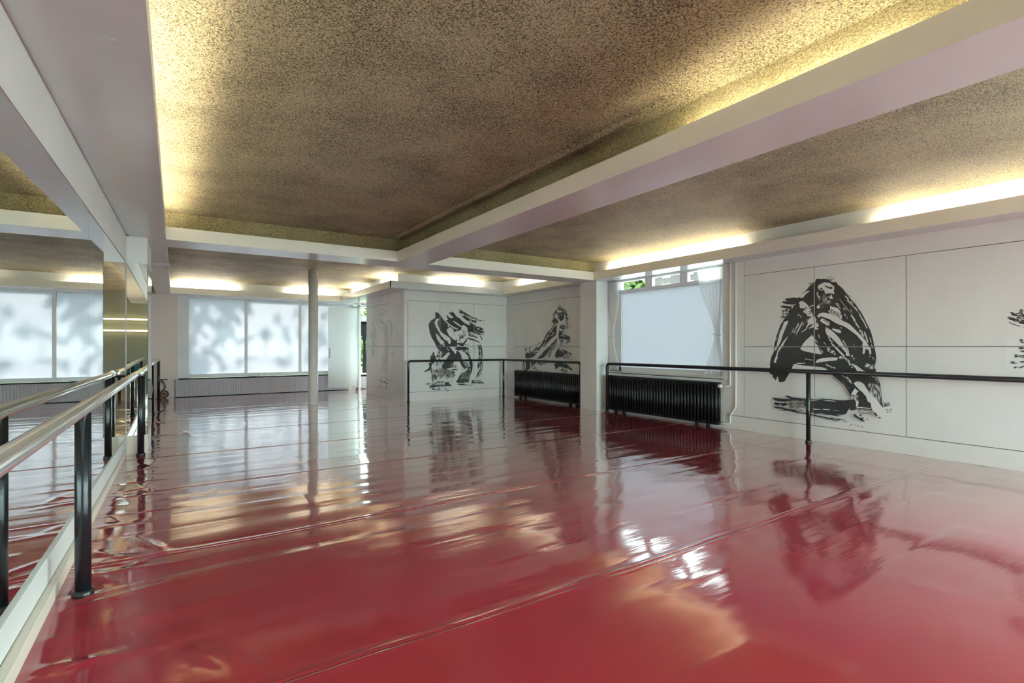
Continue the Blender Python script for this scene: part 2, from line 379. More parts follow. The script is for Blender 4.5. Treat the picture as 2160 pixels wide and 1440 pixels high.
# ------------------------------------------------------------------ left wall
b = MB()
quadbox(b, xl(YREAR)-.15, xl(YREAR)-.012, xl(8.0)-.15, xl(8.0)-.012, YREAR, 8.0, 0, ZC)
b.box(-.85, -.70, 8.0, YB+.1, 0, ZC)
wl = sbuild(b, 'wall_left', M['wall'])
b = MB(); quadbox(b, xl(YREAR)-.012, xl(YREAR)+.002, xl(7.94)-.012, xl(7.94)+.002, YREAR, 7.94, 2.405, ZC-.005)
child(b, 'header_board', M['wall'], wl)
# mirrors: sheets side by side
def mirror_sheet(y0, y1, lab):
    b = MB(); quadbox(b, xl(y0)-.010, xl(y0)-.003, xl(y1)-.010, xl(y1)-.003, y0, y1, .225, 2.403)
    # front faces mirror
    o = b.build('wall_mirror', [M['mirroredge'], M['mirror']])
    for p in o.data.polygons:
        if p.normal.x > 0.9: p.material_index = 1
    tag(o, lab, 'mirror', 'mirror sheets on the left wall'); return o
mirror_sheet(YREAR+.05, 5.068, 'large frameless wall mirror sheet behind the steel-topped barre, nearest the viewer')
mirror_sheet(5.072, 7.93, 'frameless wall mirror sheet on left wall ending at the mirrored pillar')
b = MB(); quadbox(b, -.60, -.56, -.60, -.553, YREAR, 7.93, 0, .078); bl1 = b.build('baseboard_left', M['cream'], bevel=.003); struct(bl1)
b = MB(); quadbox(b, xl(YREAR)-.01, xl(YREAR)+.022, xl(7.93)-.01, xl(7.93)+.006, YREAR, 7.93, .083, .225); child(b, 'mirror_plinth', M['wall'], bl1, .003)
# pillar left
PX1 = -0.345
pl = sbuild(MB().box(-.72, PX1, 7.955, 8.97, 0, ZS), 'wall_pillar_left', M['wall'])
child(MB().box(-.60, PX1+.006, 7.948, 7.955, 0, .225), 'pillar_base_board', M['cream'], pl)
for nm, (x0, x1, y0, y1), ax, lab in (('pillar_mirror', (-.556, PX1+.002, 7.947, 7.9545), 'y', 'narrow mirror panel on the front face of the left pillar'),
                                      ('pillar_mirror', (PX1+.0005, PX1+.008, 7.96, 8.965), 'x', 'mirror panel on the side of the left pillar facing the room')):
    o = MB().box(x0, x1, y0, y1, .235, 2.40).build(nm, [M['mirroredge'], M['mirror']])
    for p in o.data.polygons:
        if (ax == 'y' and p.normal.y < -.9) or (ax == 'x' and p.normal.x > .9): p.material_index = 1
    tag(o, lab, 'mirror')

# ------------------------------------------------------------------ right wall with cladding panels
def panels(parent, axis, face, u_edges, zs, thick=.012, gap=.004):
    for i in range(len(u_edges)-1):
        for j in range(len(zs)-1):
            u0, u1 = sorted((u_edges[i], u_edges[i+1])); z0, z1 = zs[j], zs[j+1]
            b = MB()
            if axis == 'x': b.box(face, face+thick, u0+gap, u1-gap, z0+gap, z1-gap)
            else: b.box(u0+gap, u1-gap, face, face+thick, z0+gap, z1-gap)
            child(b, 'cladding_panel', M['panel'], parent, .001)
ZP = (.22, 1.352, 2.497)
b = MB()
b.box(XR+.012, 7.95, 0.9, 5.2, 0, ZS)                       # behind panels
b.box(XR+.012, 7.95, YREAR-.1, -3.7, 0, ZS); b.box(XR+.012, 7.95, -3.7, .9, 0, .35); b.box(XR+.012, 7.95, -3.7, .9, 2.62, ZS)
b.box(XR+.012, 7.95, 5.2, 7.99, 0, .80)                     # under window
b.box(7.63, 7.95, 8.5, 12.0, 0, ZS)
wr = sbuild(b, 'wall_right', M['gap'])
# plain board areas flush with the panels
def flush(x0, x1, y0, y1, z0, z1, par=None, name='wall_board', m='wall'):
    child(MB().box(x0, x1, y0, y1, z0, z1), name, M[m], par if par else wr)
flush(XR, XR+.012, 0.9, 4.806, ZP[2]+.003, ZS); flush(XR, XR+.012, 4.813, 5.2, .225, ZS); flush(XR+.002, XR+.012, 5.2, 7.99, .0, .80)
panels(wr, 'x', XR, [0.9, 2.63, 3.728, 4.81], ZP)
br_ = sbuild(MB().box(XR-.002, XR+.012, 0.9, 5.2, 0, ZP[0]-.004), 'baseboard_right', M['wall'], .002)
# pillar right
sbuild(MB().box(7.345, 7.95, 7.985, 8.50, 0, ZS), 'wall_pillar_right', M['wall'])
# bay behind the pillar
flush(7.618, 7.63, 8.5, 11.93, ZP[2]+.003, ZS); flush(7.618, 7.63, 11.52, 11.93, .22, ZP[2]-.003); flush(7.618, 7.63, 8.5, 11.93, 0, ZP[0]-.003)
panels(wr, 'x', 7.618, [8.505, 9.399, 10.466, 11.515], ZP)

# ------------------------------------------------------------------ partition block
pb = sbuild(MB().box(4.634, 7.63, 11.934, 14.92, 0, ZS), 'wall_partition', M['gap'])
panels(pb, 'y', 11.92, [4.72, 5.585, 6.582, 7.59], ZP)
child(MB().box(4.62, 4.714, 11.92, 11.934, .22, ZP[2]), 'wall_board', M['wall'], pb); child(MB().box(7.594, 7.62, 11.92, 11.934, .22, ZP[2]), 'wall_board', M['wall'], pb)
child(MB().box(4.62, 7.62, 11.92, 11.934, ZP[2]+.003, ZS), 'wall_board', M['wall'], pb); child(MB().box(4.62, 7.62, 11.92, 11.934, 0, ZP[0]-.003), 'wall_board', M['wall'], pb)
panels(pb, 'x', 4.62, [12.95, 13.94, 14.92], ZP)
child(MB().box(4.62, 4.634, 11.934, 12.946, 0, 1.348), 'wall_board', M['panel'], pb); child(MB().box(4.62, 4.634, 11.934, 12.946, 1.356, ZS), 'wall_board', M['panel'], pb)
child(MB().box(4.62, 4.634, 12.95, 14.92, ZP[2]+.003, ZS), 'wall_board', M['wall'], pb); child(MB().box(4.62, 4.634, 12.95, 14.92, 0, ZP[0]-.003), 'wall_board', M['wall'], pb)
child(MB().box(4.62, 7.63, 14.92, 14.93, 0, ZS), 'wall_board', M['wall'], pb)

# ------------------------------------------------------------------ back wall, window_1 (frosted shop window), vestibule glazing
b = MB()
b.box(-.85, -.05, 16.33, 16.55, 0, ZC); b.box(-.05, 4.62, 16.38, 16.55, 0, .475); b.box(4.62, 7.95, 16.38, 16.55, 0, .40); b.box(-.05, 7.95, 16.38, 16.55, 2.72, ZC)
wb = sbuild(b, 'wall_back', M['pink'])
b = MB(); b.box(7.63, 7.95, 12.0, 16.5, 0, ZC); sbuild(b, 'wall_vestibule', M['wall'])
w1 = MB()
b = w1
b.box(-.05, .10, 16.33, 16.46, .47, 2.74); b.box(.10, .20, 16.36, 16.46, .47, 2.72)
b.box(.20, 4.62, 16.37, 16.46, .50, .60); b.box(.20, 4.62, 16.37, 16.46, 2.69, 2.74)
for xm in (1.557, 3.011): b.box(xm, xm+.07, 16.36, 16.46, .60, 2.69)
win1 = sbuild(b, 'window_1', M['frame'], .004)
for x0, x1 in ((.20, 1.557), (1.627, 3.011), (3.081, 4.62)):
    child(MB().box(x0, x1, 16.405, 16.411, .60, 2.69), 'frosted_pane', M['film'], win1)
child(MB().box(-.02, 4.60, 16.19, 16.40, .477, .497), 'window_sill', M['darkbar'], win1)
# vestibule window
b = MB()
b.box(4.62, 4.72, 16.37, 16.46, .0, 2.74); b.box(4.72, 7.63, 16.38, 16.46, 2.62, 2.74); b.box(4.72, 7.63, 16.38, 16.46, 2.17, 2.36); b.box(5.9, 5.98, 16.38, 16.46, .5, 2.7)
win3 = sbuild(b, 'window_3', M['frame'], .004)
child(MB().box(4.72, 5.9, 16.375, 16.45, 2.09, 2.165), 'dark_rail', M['darkbar'], win3); child(MB().box(4.72, 7.63, 16.36, 16.46, .40, .455), 'window_sill', M['darkbar'], win3)
child(MB().box(4.72, 7.63, 16.415, 16.421, .455, 2.62), 'clear_pane', M['glass'], win3)
# grey covers
def cover(x0, x1, y0, y1, h, lab):
    b = MB(); b.box(x0, x1, y0+.012, y1, .012, h)
    n = int((x1-x0)/.06)
    for k in range(n):
        xx = x0+.03+k*(x1-x0-.03)/n; b.box(xx, xx+.035, y0, y0+.012, .02, h-.01)
    r = empty('radiator_cover', ((x0+x1)/2, y0, 0)); tag(r, lab, 'radiator cover')
    child(b, 'ribbed_front', M['grey'], r, .002); child(MB().box(x0, x1, y0+.01, y1, 0, .014), 'plinth', M['darkbar'], r)
    return r
cover(-.10, 4.45, 16.20, 16.325, .470, 'long low grey ribbed cover under the frosted shop window')
cover(4.75, 7.6, 16.22, 16.36, .385, 'short grey cover under the clear entrance window')

# glass door
d = sbuild(MB().box(4.655, 4.73, 15.84, 15.93, 0, ZS), 'door_1', M['frame'], .003)
lf = child(MB().box(3.755, 4.645, 15.895, 15.905, .11, 2.555), 'glass_leaf', M['frost'], d)
for dy in (-.035, .035):
    hb = MB(); hb.tube([(3.80, 15.90+dy*.3, 1.30), (3.80, 15.90+dy, 1.30), (3.80, 15.90+dy, 1.02), (3.80, 15.90+dy*.3, 1.02)], .011, 8)
    o = hb.build('pull_handle', M['handle'])
    o.parent = lf; o.matrix_parent_inverse = Matrix.Identity(4)
for z in (.09, 2.555): child(MB().box(4.50, 4.70, 15.88, 15.92, z, z+.045), 'pivot_clamp', M['handle'], d)
child(MB().box(4.655, 4.70, 15.84, 15.93, 2.60, 2.64), 'top_rail', M['handle'], d)

# ------------------------------------------------------------------ right window (window_2)
b = MB()
GX = 7.76
b.box(GX-.02, GX+.06, 5.2, 7.985, 2.705, ZS); b.box(GX-.02, GX+.06, 5.2, 7.985, 2.47, 2.535); b.box(GX-.02, GX+.06, 5.2, 7.985, .80, .93)
b.box(GX-.02, GX+.06, 5.2, 5.28, .80, ZS); b.box(GX-.02, GX+.06, 7.66, 7.985, .80, ZS)
for y0, y1 in ((6.83, 7.01), (6.0, 6.17)): b.box(GX-.02, GX+.06, y0, y1, 2.535, 2.705)
win2 = sbuild(b, 'window_2', M['frame'], .004)
child(MB().box(GX+.01, GX+.016, 5.28, 7.66, .93, 2.47), 'frosted_pane', M['film_right'], win2)
for y0, y1 in ((7.01, 7.66), (6.17, 6.83), (5.28, 6.0)): child(MB().box(GX+.01, GX+.016, y0, y1, 2.535, 2.705), 'transom_pane', M['glass'], win2)
child(MB().box(7.60, GX+.0, 5.12, 7.98, .815, .845), 'window_sill', M['sill'], win2, .004)
child(MB().box(7.63, 7.95, 5.14, 5.2, .0, ZS), 'window_reveal', M['wall'], win2)

# curtains
def curtain(name, ycs, halfs, zs, x, lab, mtl, folds=7, amp=.03, n=90, axis='x', tie=True, cat='curtain'):
    b = MB(); nz = 48; zt, zb = zs[0], zs[-1]
    def interp(z, vals):
        for i in range(len(zs)-1):
            if zs[i] >= z >= zs[i+1]:
                t = (zs[i]-z)/(zs[i]-zs[i+1]); t = t*t*(3-2*t); return vals[i]+(vals[i+1]-vals[i])*t
        return vals[-1]
    rows = []
    for j in range(nz+1):
        z = zt+(zb-zt)*j/nz; c = interp(z, ycs); h = interp(z, halfs)
        rw = []
        for i in range(n+1):
            u = i/n; a = amp*(0.55+0.45*min(1, h/max(halfs)))*math.sin(u*folds*2*PI+.6*math.sin(u*9))
            y = c+(u-.5)*2*h+.006*math.sin(u*40+z*2)
            rw.append((x+a, y, z) if axis == 'x' else (y, x+a, z))
        rows.append(rw)
    i0 = 0
    for rw in rows: b.v += rw
    for j in range(nz):
        for i in range(n):
            a = j*(n+1)+i; b.f.append((a, a+1, a+n+2, a+n+1)); b.m.append(0); b.sm.append(True)
    r = empty(name, (x, ycs[0], zb) if axis == 'x' else (ycs[0], x, zb)); tag(r, lab, cat)
    child(b, 'drape', mtl, r)
    if tie:
        k = halfs.index(min(halfs)); yc, zc, h = ycs[k], zs[k], halfs[k]+.014
        path = [((x+math.cos(a)*.045) if axis == 'x' else yc+math.sin(a)*h, (yc+math.sin(a)*h) if axis == 'x' else x+math.cos(a)*.045, zc+.01*math.sin(a)) for a in [2*PI*q/20 for q in range(20)]]
        child(MB().tube(path, .013, 8, closed=True), 'tieback', mtl, r)
    return r
curtain('tied_curtain', [5.47, 5.46, 5.35, 5.40], [.265, .24, .045, .185], [2.715, 2.45, 1.56, .86], 7.675, 'white sheer curtain tied at the waist on the right side of the side window', M['sheer'])
curtain('tied_curtain', [7.78, 7.79, 7.86, 7.80], [.165, .15, .04, .13], [2.715, 2.45, 1.56, .86], 7.675, 'white sheer curtain tied at the waist beside the white pillar', M['sheer'])
cr = MB().tube([(7.675, 5.2, 2.722), (7.675, 7.98, 2.722)], .008, 8); tag(cr.build('curtain_track', M['frame']), 'white curtain track along the head of the side window', 'curtain rail')
curtain('tied_curtain', [5.0, 5.0, 4.99, 5.04], [.16, .14, .03, .13], [2.09, 1.9, 1.42, .50], 16.33, 'dark sheer curtain tied in the middle in the entrance window', M['blackcloth'], axis='y', amp=.02)

# ------------------------------------------------------------------ radiators
def radiator(y0, y1, xf, xb, z0, z1, nrib, lab, valve_y, flip):
    r = empty('column_radiator', (xf, (y0+y1)/2, 0)); tag(r, lab, 'radiator', 'black column radiators')
    pitch = (y1-y0)/nrib; b = MB()
    for k in range(nrib):
        yc = y0+(k+.5)*pitch; h = pitch*.34
        for xx in (xf+.022, xb-.022):
            b.tube([(xx, yc, z0+.03), (xx, yc, z1-.03)], [h*1.0, h*1.0], 8)
        b.box(xf+.004, xb-.004, yc-h*1.05, yc+h*1.05, z1-.06, z1-.004); b.box(xf+.004, xb-.004, yc-h*1.05, yc+h*1.05, z0+.0, z0+.05)
        b.tube([(xf+.022, yc, z1-.022), (xb-.022, yc, z1-.022)], h*1.1, 8)
    child(b, 'ribbed_panel', M['radiator'], r)
    b = MB()
    for zz in (z0+.028, z1-.035):
        b.tube([((xf+xb)/2, y0, zz), ((xf+xb)/2, y1, zz)], .021, 10)
    child(b, 'header_pipe', M['radiator'], r)
    child(MB().box(xb-.03, xb-.02, y0+.01, y1-.01, z0+.03, z1-.03), 'back_plate', M['radiator'], r)
    for yy in (y0+.22, y0+.45, y1-.45, y1-.22): child(MB().box(xf+.03, xb-.03, yy-.015, yy+.015, 0, z0+.01), 'foot', M['radiator'], r)
    s = -1 if not flip else 1; ye = y0 if not flip else y1
    vb = MB(); vb.tube([((xf+xb)/2, ye, z1-.05), ((xf+xb)/2, ye+s*.05, z1-.05)], .014, 10); vv = child(vb, 'valve', M['brass'], r)
    return r, vv, ((xf+xb)/2, ye+s*.05, z1-.05)
rad1, v1, p1 = radiator(5.20, 7.83, 7.47, 7.595, .05, .755, 38, 'black column radiator below the curtained side window', 0, False)
k = MB(); k.tube([(7.46, 5.16, .70), (7.50, 5.16, .70), (7.53, 5.16, .70)], [.026, .032, .030], 14)
o = k.build('thermostat_head', M['valve']); o.parent = v1
rad2, v2, p2 = radiator(8.60, 11.32, 7.46, 7.585, .05, .725, 40, 'black column radiator behind the barre below the small dancer mural', 0, True)
k = MB(); k.tube([(7.49, 11.36, .67), (7.53, 11.41, .67)], [.018, .022], 12); o = k.build('valve_cap', M['valve']); o.parent = v2
def smooth_path(pts, n=6, r=.05):
    out = [Vector(pts[0])]
    for i in range(1, len(pts)-1):
        a, p, c = Vector(pts[i-1]), Vector(pts[i]), Vector(pts[i+1])
        d1 = (a-p); d2 = (c-p); rr = min(r, d1.length*.45, d2.length*.45); q0 = p+d1.normalized()*rr; q1 = p+d2.normalized()*rr
        for k in range(n+1):
            t = k/n; out.append(q0*(1-t)**2+p*2*t*(1-t)+q1*t*t)
    out.append(Vector(pts[-1])); return out
t = MB().tube(smooth_path([(7.597, 5.045, ZS), (7.597, 5.045, .70), (7.535, 5.12, .70)]), .0115, 10).build('heating_pipe', M['wall'])
tag(t, 'white heating pipe running down from soffit to the radiator valve', 'pipe')
t = MB().tube(smooth_path([(7.597, 4.945, ZS), (7.597, 4.945, .36), (7.597, 5.045, .22), (7.597, 5.045, .075), (7.535, 5.19, .075)], r=.04), .0115, 10).build('heating_pipe', M['wall'])
tag(t, 'white heating pipe kinked near the baseboard, feeding the radiator foot', 'pipe')

# ------------------------------------------------------------------ ballet barres
def barre(name_label, path, r, posts, rail_mat, post_r=.03, collar=True, group='ballet barres', post_top=None):
    c = posts[0]; root = empty('ballet_barre', (c[0], c[1], 0)); tag(root, name_label, 'barre', group)
    child(MB().tube(path, r, 20), 'rail', M[rail_mat], root)
    for (x, y, zt) in posts:
        b = MB(); b.tube([(x, y, .0), (x, y, zt)], post_r, 18)
        p = child(b, 'post', M['black'], root)
        if collar:
            o = MB().lathe(x, y, [(post_r*1.32, 0), (post_r*1.36, .012), (post_r*1.30, .03), (post_r*1.02, .036)], 24).build('floor_collar', M['black']); o.parent = p
            w = Vector(root.location); o.matrix_parent_inverse = Matrix.Identity(4); 
    return root
LZ = 1.015
barre('polished steel barre on black posts in front of the left mirror wall', smooth_path([(-.44, -3.2, LZ), (-.44, 7.62, LZ), (-.42, 7.90, LZ)]), .037, [(-.44, -.64, LZ-.02), (-.44, 3.587, LZ-.02), (-.405, 7.80, LZ-.02)], 'steel', .036)
barre('barre on black posts between the left pillar and the back wall', smooth_path([(-.46, 9.02, LZ-.0), (-.46, 16.06, LZ)]), .035, [(-.46, 12.41, LZ-.01), (-.46, 16.06, LZ+.02)], 'steel', .033)
RZ = 1.0
barre('black tubular barre turning the corner in front of the partition mural', smooth_path([(4.65, 11.72, .2), (4.65, 11.72, RZ), (7.37, 11.70, RZ), (7.40, 8.56, RZ), (7.40, 8.56, .2)], r=.075), .027,
      [(4.65, 11.72, .4), (7.365, 11.69, RZ), (7.40, 8.56, .4)], 'black', .027)
barre('black tubular barre along the right wall in front of the crouching couple mural', smooth_path([(7.435, 7.76, .2), (7.435, 7.76, RZ), (7.43, -3.0, RZ)], r=.075), .030,
      [(7.435, 7.76, .4), (7.425, 3.715, RZ-.01), (7.425, -.35, RZ-.01)], 'black', .029)

# ------------------------------------------------------------------ round column
t = MB().lathe(2.60, 12.43, [(.112, 0), (.112, .02), (.105, .03), (.105, ZC)], 40).build('support_column', M['column'])
tag(t, 'slim round white column standing free in the back bay', 'column', kind='thing')

# ------------------------------------------------------------------ small items at the back
sx, sy = -.37, 16.2
r = empty('wheeled_stand', (sx, sy, 0)); tag(r, 'small brown ornate stand with a spoked wheel behind the far barre post', 'stand')
child(MB().box(sx-.12, sx+.10, sy-.06, sy+.06, .475, .50), 'top_plate', M['brown'], r, .004)
child(MB().tube(smooth_path([(sx-.04, sy, .475), (sx+.04, sy, .38), (sx+.05, sy, .25), (sx-.02, sy, .18), (sx+.02, sy, .10)], r=.06), .016, 10), 'curved_stem', M['brown'], r)
wb_ = MB(); wb_.tube([(sx+.03+.088*math.cos(a), sy, .105+.088*math.sin(a)) for a in [2*PI*k/28 for k in range(28)]], .016, 8, closed=True)
for k in range(6):
    a = PI*k/6; wb_.tube([(sx+.03-.085*math.cos(a), sy, .105-.085*math.sin(a)), (sx+.03+.085*math.cos(a), sy, .105+.085*math.sin(a))], .006, 6)
wb_.tube([(sx+.03, sy-.03, .105), (sx+.03, sy+.03, .105)], .02, 10)
child(wb_, 'spoked_wheel', M['brown'], r)
o = MB().box(-.20, -.12, 16.29, 16.33, .04, .11).build('socket_box', M['frame'], bevel=.004); tag(o, 'small white socket box low on the pink wall beside the grey cover', 'socket')
# detectors under the soffits
p = on_z(337, 557, ZS)
b = MB(); b.lathe(p[0], p[1], [(.02, ZS-.055), (.10, ZS-.03), (.16, ZS-.004), (.16, ZS)], 28); tag(b.build('smoke_detector', M['frame']), 'shallow white detector under the left soffit just past the pillar', 'detector')
p = on_z(1132, 617, ZS)
b = MB(); b.lathe(p[0]+.02, p[1], [(.03, ZS-.05), (.10, ZS-.035), (.11, ZS)], 28); tag(b.build('smoke_detector', M['frame']), 'small round detector under the soffit above the single dancer mural', 'detector')

# ------------------------------------------------------------------ cove tubes
def tube(p0, p1, lab, mtl='tube', grp='cove light tubes'):
    p0, p1 = Vector(p0), Vector(p1); d = (p1-p0).normalized()
    r = empty('fluorescent_tube', (p0+p1)/2); tag(r, lab, 'tube light', grp)
    child(MB().tube([p0, p1], .013, 10), 'lamp_tube', M[mtl], r)
    for e, s in ((p0, -1), (p1, 1)):
        q = e+d*s*.03; child(MB().tube([e, q], .016, 10), 'end_cap', M['frame'], r)
    n = Vector((d.y, -d.x, 0)) if abs(d.x) < .5 else Vector((0, 1, 0))
    lo = Vector((min(p0.x, p1.x), min(p0.y, p1.y), 0)); hi = Vector((max(p0.x, p1.x), max(p0.y, p1.y), 0))
    child(MB().box(lo.x-.02, hi.x+.02, lo.y-.02, hi.y+.02, ZS+.022, p0.z-.013), 'batten', M['frame'], r)
zt = 2.885
for i, (a, c) in enumerate(((-3.6, -2.2), (-2.0, -.5), (-.3, 1.2), (1.4, 2.9), (3.1, 4.6), (4.8, 6.3), (6.45, 7.8))):
    y = (a+c)/2; xx = xg(y)-.09
    tube((xx, a, zt-.03), (xx, c, zt-.03), 'warm tube hidden in the left cove, %s of its row' % ('first', 'second', 'third', 'fourth', 'fifth', 'sixth', 'last and farthest')[i], 'tubeleft')
for i, (a, c) in enumerate(((1.0, 2.4), (-.6, .8))):
    tube((3.05, a, zt-.03), (3.05, c, zt-.03), 'warm tube in the near end of the centre beam cove, %s' % ('nearer the middle', 'nearer the viewer')[i])
for i, (a, c) in enumerate(((6.2, 7.65), (4.65, 6.12), (1.42, 2.85), (-.1, 1.34), (-1.7, -.2))):
    tube((7.29, a, zt+.012), (7.29, c, zt+.012), 'bright tube in the right wall cove, %s' % ('next to the cross beam', 'above the curtained window', 'above the plain white panel', 'above the brush marks at the right', 'behind the viewer')[i])
for i, (a, c) in enumerate(((-.10, 1.29), (2.7, 3.9))):
    tube((a, 15.97, zt+.012), (c, 15.97, zt+.012), 'bright tube in the cove above the frosted window, %s' % ('left one', 'right one by the round column')[i], 'tubeback')
tube((4.27, 11.75, zt+.005), (4.27, 12.95, zt+.005), 'bright tube in the cove on the door side of the partition', 'tubeback'); tube((4.27, 14.2, zt), (4.27, 15.5, zt), 'bright tube in the cove over the glass door', 'tubeback')
tube((5.35, 11.65, zt+.012), (6.65, 11.65, zt+.012), 'white tube in the cove above the dancing couple mural', 'tubewhite'); tube((7.29, 9.0, zt+.012), (7.29, 10.9, zt+.012), 'white tube in the cove above the single dancer mural', 'tubewhite')

# ------------------------------------------------------------------ printed murals on the wall panels
def catmull(P, closed=True, n=3):
    L = len(P); out = []
    rng_ = range(L) if closed else range(L-1)
    for i in rng_:
        if closed: p0, p1, p2, p3 = P[i-1], P[i], P[(i+1) % L], P[(i+2) % L]
        else: p0, p1, p2, p3 = P[max(i-1, 0)], P[i], P[i+1], P[min(i+2, L-1)]
        for k in range(n):
            t = k/n; t2 = t*t; t3 = t2*t
            out.append(tuple(.5*((2*p1[j])+(-p0[j]+p2[j])*t+(2*p0[j]-5*p1[j]+4*p2[j]-p3[j])*t2+(-p0[j]+3*p1[j]-3*p2[j]+p3[j])*t3) for j in (0, 1)))
    if not closed: out.append(tuple(P[-1]))
    return out
class Art:
    """flat ink shapes on a wall plane; crop coordinates (origin, scale) are turned into points of the plane"""
    def __init__(s, plane, pos, nrm):
        s.plane, s.pos, s.nrm, s.k = plane, pos, nrm, 0; s.mb = MB(); s.org = (0, 0, 1); s.r = random.Random(3)
    def o(s, ox, oy, sc): s.org = (ox, oy, sc); return s
    def q(s, p):
        ox, oy, sc = s.org; return (ox+p[0]/sc, oy+p[1]/sc)
    def w(s, p, lay):
        x = s.pos+s.nrm*(.0006+.00022*lay)
        return on_x(p[0], p[1], x) if s.plane == 'x' else on_y(p[0], p[1], x)
    def poly(s, pts, mi, px=False, smooth=2):
        P = pts if px else [s.q(p) for p in pts]
        if smooth: P = catmull(P, True, smooth)
        s.k += 1; s.mb.face([s.w(p, s.k) for p in P], mi)
    def D(s, *pts, **k): s.poly(pts, 0, **k)
    def L(s, *pts, **k): s.poly(pts, 1, **k)
    def G(s, *pts, **k): s.poly(pts, 2, **k)
    def stroke(s, pts, wd, mi=0, n=7, gap=.25, px=False, lay=None, taper=True, hair=1.0):
        """dry-brush stroke: bristle lines of unequal length with breaks; wd in crop units"""
        P = catmull(pts if px else [s.q(p) for p in pts], False, 7); sc = 1 if px else s.org[2]; W = wd/sc; s.k += 1
        m = len(P); T = []
        for i in range(m):
            a, b2 = P[max(i-1, 0)], P[min(i+1, m-1)]; d = math.hypot(b2[0]-a[0], b2[1]-a[1]) or 1; T.append((-(b2[1]-a[1])/d, (b2[0]-a[0])/d))
        bw = W/max(n, 1)*1.15*hair
        for j in range(n):
            off = ((j+.5)/n-.5)*W if n > 1 else 0
            i0 = int(s.r.random()*m*.16); i1 = m-int(s.r.random()*m*.2); i = i0
            while i < i1-1:
                run = max(3, int(s.r.uniform(.25, 1.0)*m*(1-gap))); e = min(i+run, i1-1)
                if e-i >= 1:
                    for k in range(i, e):
                        f0 = bw*.5*min(1, (k-i+.4)/2.0, (e-k+.4)/2.0) if taper else bw*.5; f1 = bw*.5*min(1, (k+1-i+.4)/2.0, (e-k-.6+.4)/2.0) if taper else bw*.5
                        f1 = max(f1, .02*bw)
                        p, q2 = P[k], P[k+1]; a, b2 = T[k], T[k+1]
                        s.mb.face([s.w((p[0]+a[0]*(off-f0), p[1]+a[1]*(off-f0)), s.k), s.w((q2[0]+b2[0]*(off-f1), q2[1]+b2[1]*(off-f1)), s.k),
                                   s.w((q2[0]+b2[0]*(off+f1), q2[1]+b2[1]*(off+f1)), s.k), s.w((p[0]+a[0]*(off+f0), p[1]+a[1]*(off+f0)), s.k)], mi)
                i = e+1+int(s.r.random()*gap*m*.35)
    def S(s, pts, wd, n=7, gap=.25, **k): s.stroke(pts, wd, 0, n, gap, **k)
    def T(s, pts, wd, n=5, gap=.25, **k): s.stroke(pts, wd, 1, n, gap, **k)
    def H(s, pts, wd, n=5, gap=.25, **k): s.stroke(pts, wd, 2, n, gap, **k)
    def backing(s, x0, y0, x1, y1):
        kk = s.k; s.k = -2; s.mb.face([s.w(s.q(p), -2) for p in ((x0, y0), (x1, y0), (x1, y1), (x0, y1))], 1); s.k = kk
    def finish(s, name, lab, cuts, mats=None):
        ob = s.mb.build(name, mats or [M['ink'], M['panel'], M['inkgrey']])
        bm = bmesh.new(); bm.from_mesh(ob.data)
        for ax, c in cuts:           # leave the panel joints free of ink
            n = Vector((1, 0, 0)) if ax == 'x' else Vector((0, 1, 0)) if ax == 'y' else Vector((0, 0, 1))
            for d in (-.006, .006):
                g = bm.verts[:]+bm.edges[:]+bm.faces[:]; bmesh.ops.bisect_plane(bm, geom=g, plane_co=n*(c+d), plane_no=n, dist=1e-6)
            kill = [f for f in bm.faces if abs(f.calc_center_median().dot(n)-c) < .0058]
            bmesh.ops.delete(bm, geom=kill, context='FACES')
        want = Vector((s.nrm if s.plane == 'x' else 0, s.nrm if s.plane == 'y' else 0, 0))
        bmesh.ops.triangulate(bm, faces=bm.faces[:])
        for f in bm.faces:
            if f.normal.dot(want) < 0: f.normal_flip()
        bm.to_mesh(ob.data); bm.free()
        # sit the object origin on the wall
        c = sum((v.co for v in ob.data.vertices), Vector())/max(1, len(ob.data.vertices)); ob.data.transform(Matrix.Translation(-c)); ob.location = c
        return tag(ob, lab, 'mural')

# --- crouching couple
a = Art('x', XR, -1); sc = 14.4
ZA, ZB, ZCc, ZD, ZE, ZF, ZG, ZH = (1610,580), (1740,580), (1610,670), (1740,670), (1610,760), (1740,760), (1610,820), (1740,820)
def pp(z, *pts): return [(z[0]+x/sc, z[1]+y/sc) for x, y in pts]
a.poly(pp(ZA, (1560,230),(1600,140),(1640,115),(1800,120),(1900,115),(2020,170))+pp(ZB, (180,190),(250,215),(340,210),(400,290),(450,330),(560,430),(620,520),(690,610),(800,740),(930,880),(1000,990),(1100,1130),(1200,1310),(1260,1440))
  +pp(ZD, (1290,190),(1360,340),(1420,500),(1470,700),(1500,860),(1540,1050),(1560,1200),(1550,1330))+pp(ZF, (1540,60),(1520,180),(1545,290),(1580,470),(1620,560),(1500,560),(1000,480),(600,400),(300,375),(160,370))
  +pp(ZE, (1900,240),(1640,190),(1300,165),(1050,130),(930,110),(880,210),(830,310),(740,480),(700,540),(660,620),(560,660),(480,650),(460,560),(430,480),(400,560),(365,600),(340,550),(290,520),(280,430),(210,410),(180,330),(210,180))
  +pp(ZCc, (200,1440),(220,1280),(260,1150),(320,1040),(330,880),(380,640),(430,480),(520,270),(600,100))+pp(ZA, (640,1330),(760,1230),(760,1100),(800,1040),(640,1000),(520,965),(600,920),(870,950),(900,900),(700,885),(570,830),(620,790),(720,800),(650,725),(760,700),(940,680),(1060,690),(1180,560),(1300,460),(1380,360),(1480,260)), 0, px=True, smooth=2)
a.o(*ZA, sc)
a.L((1090,665),(1200,560),(1310,490),(1420,480),(1300,570),(1200,690))
a.o(*ZCc, sc)
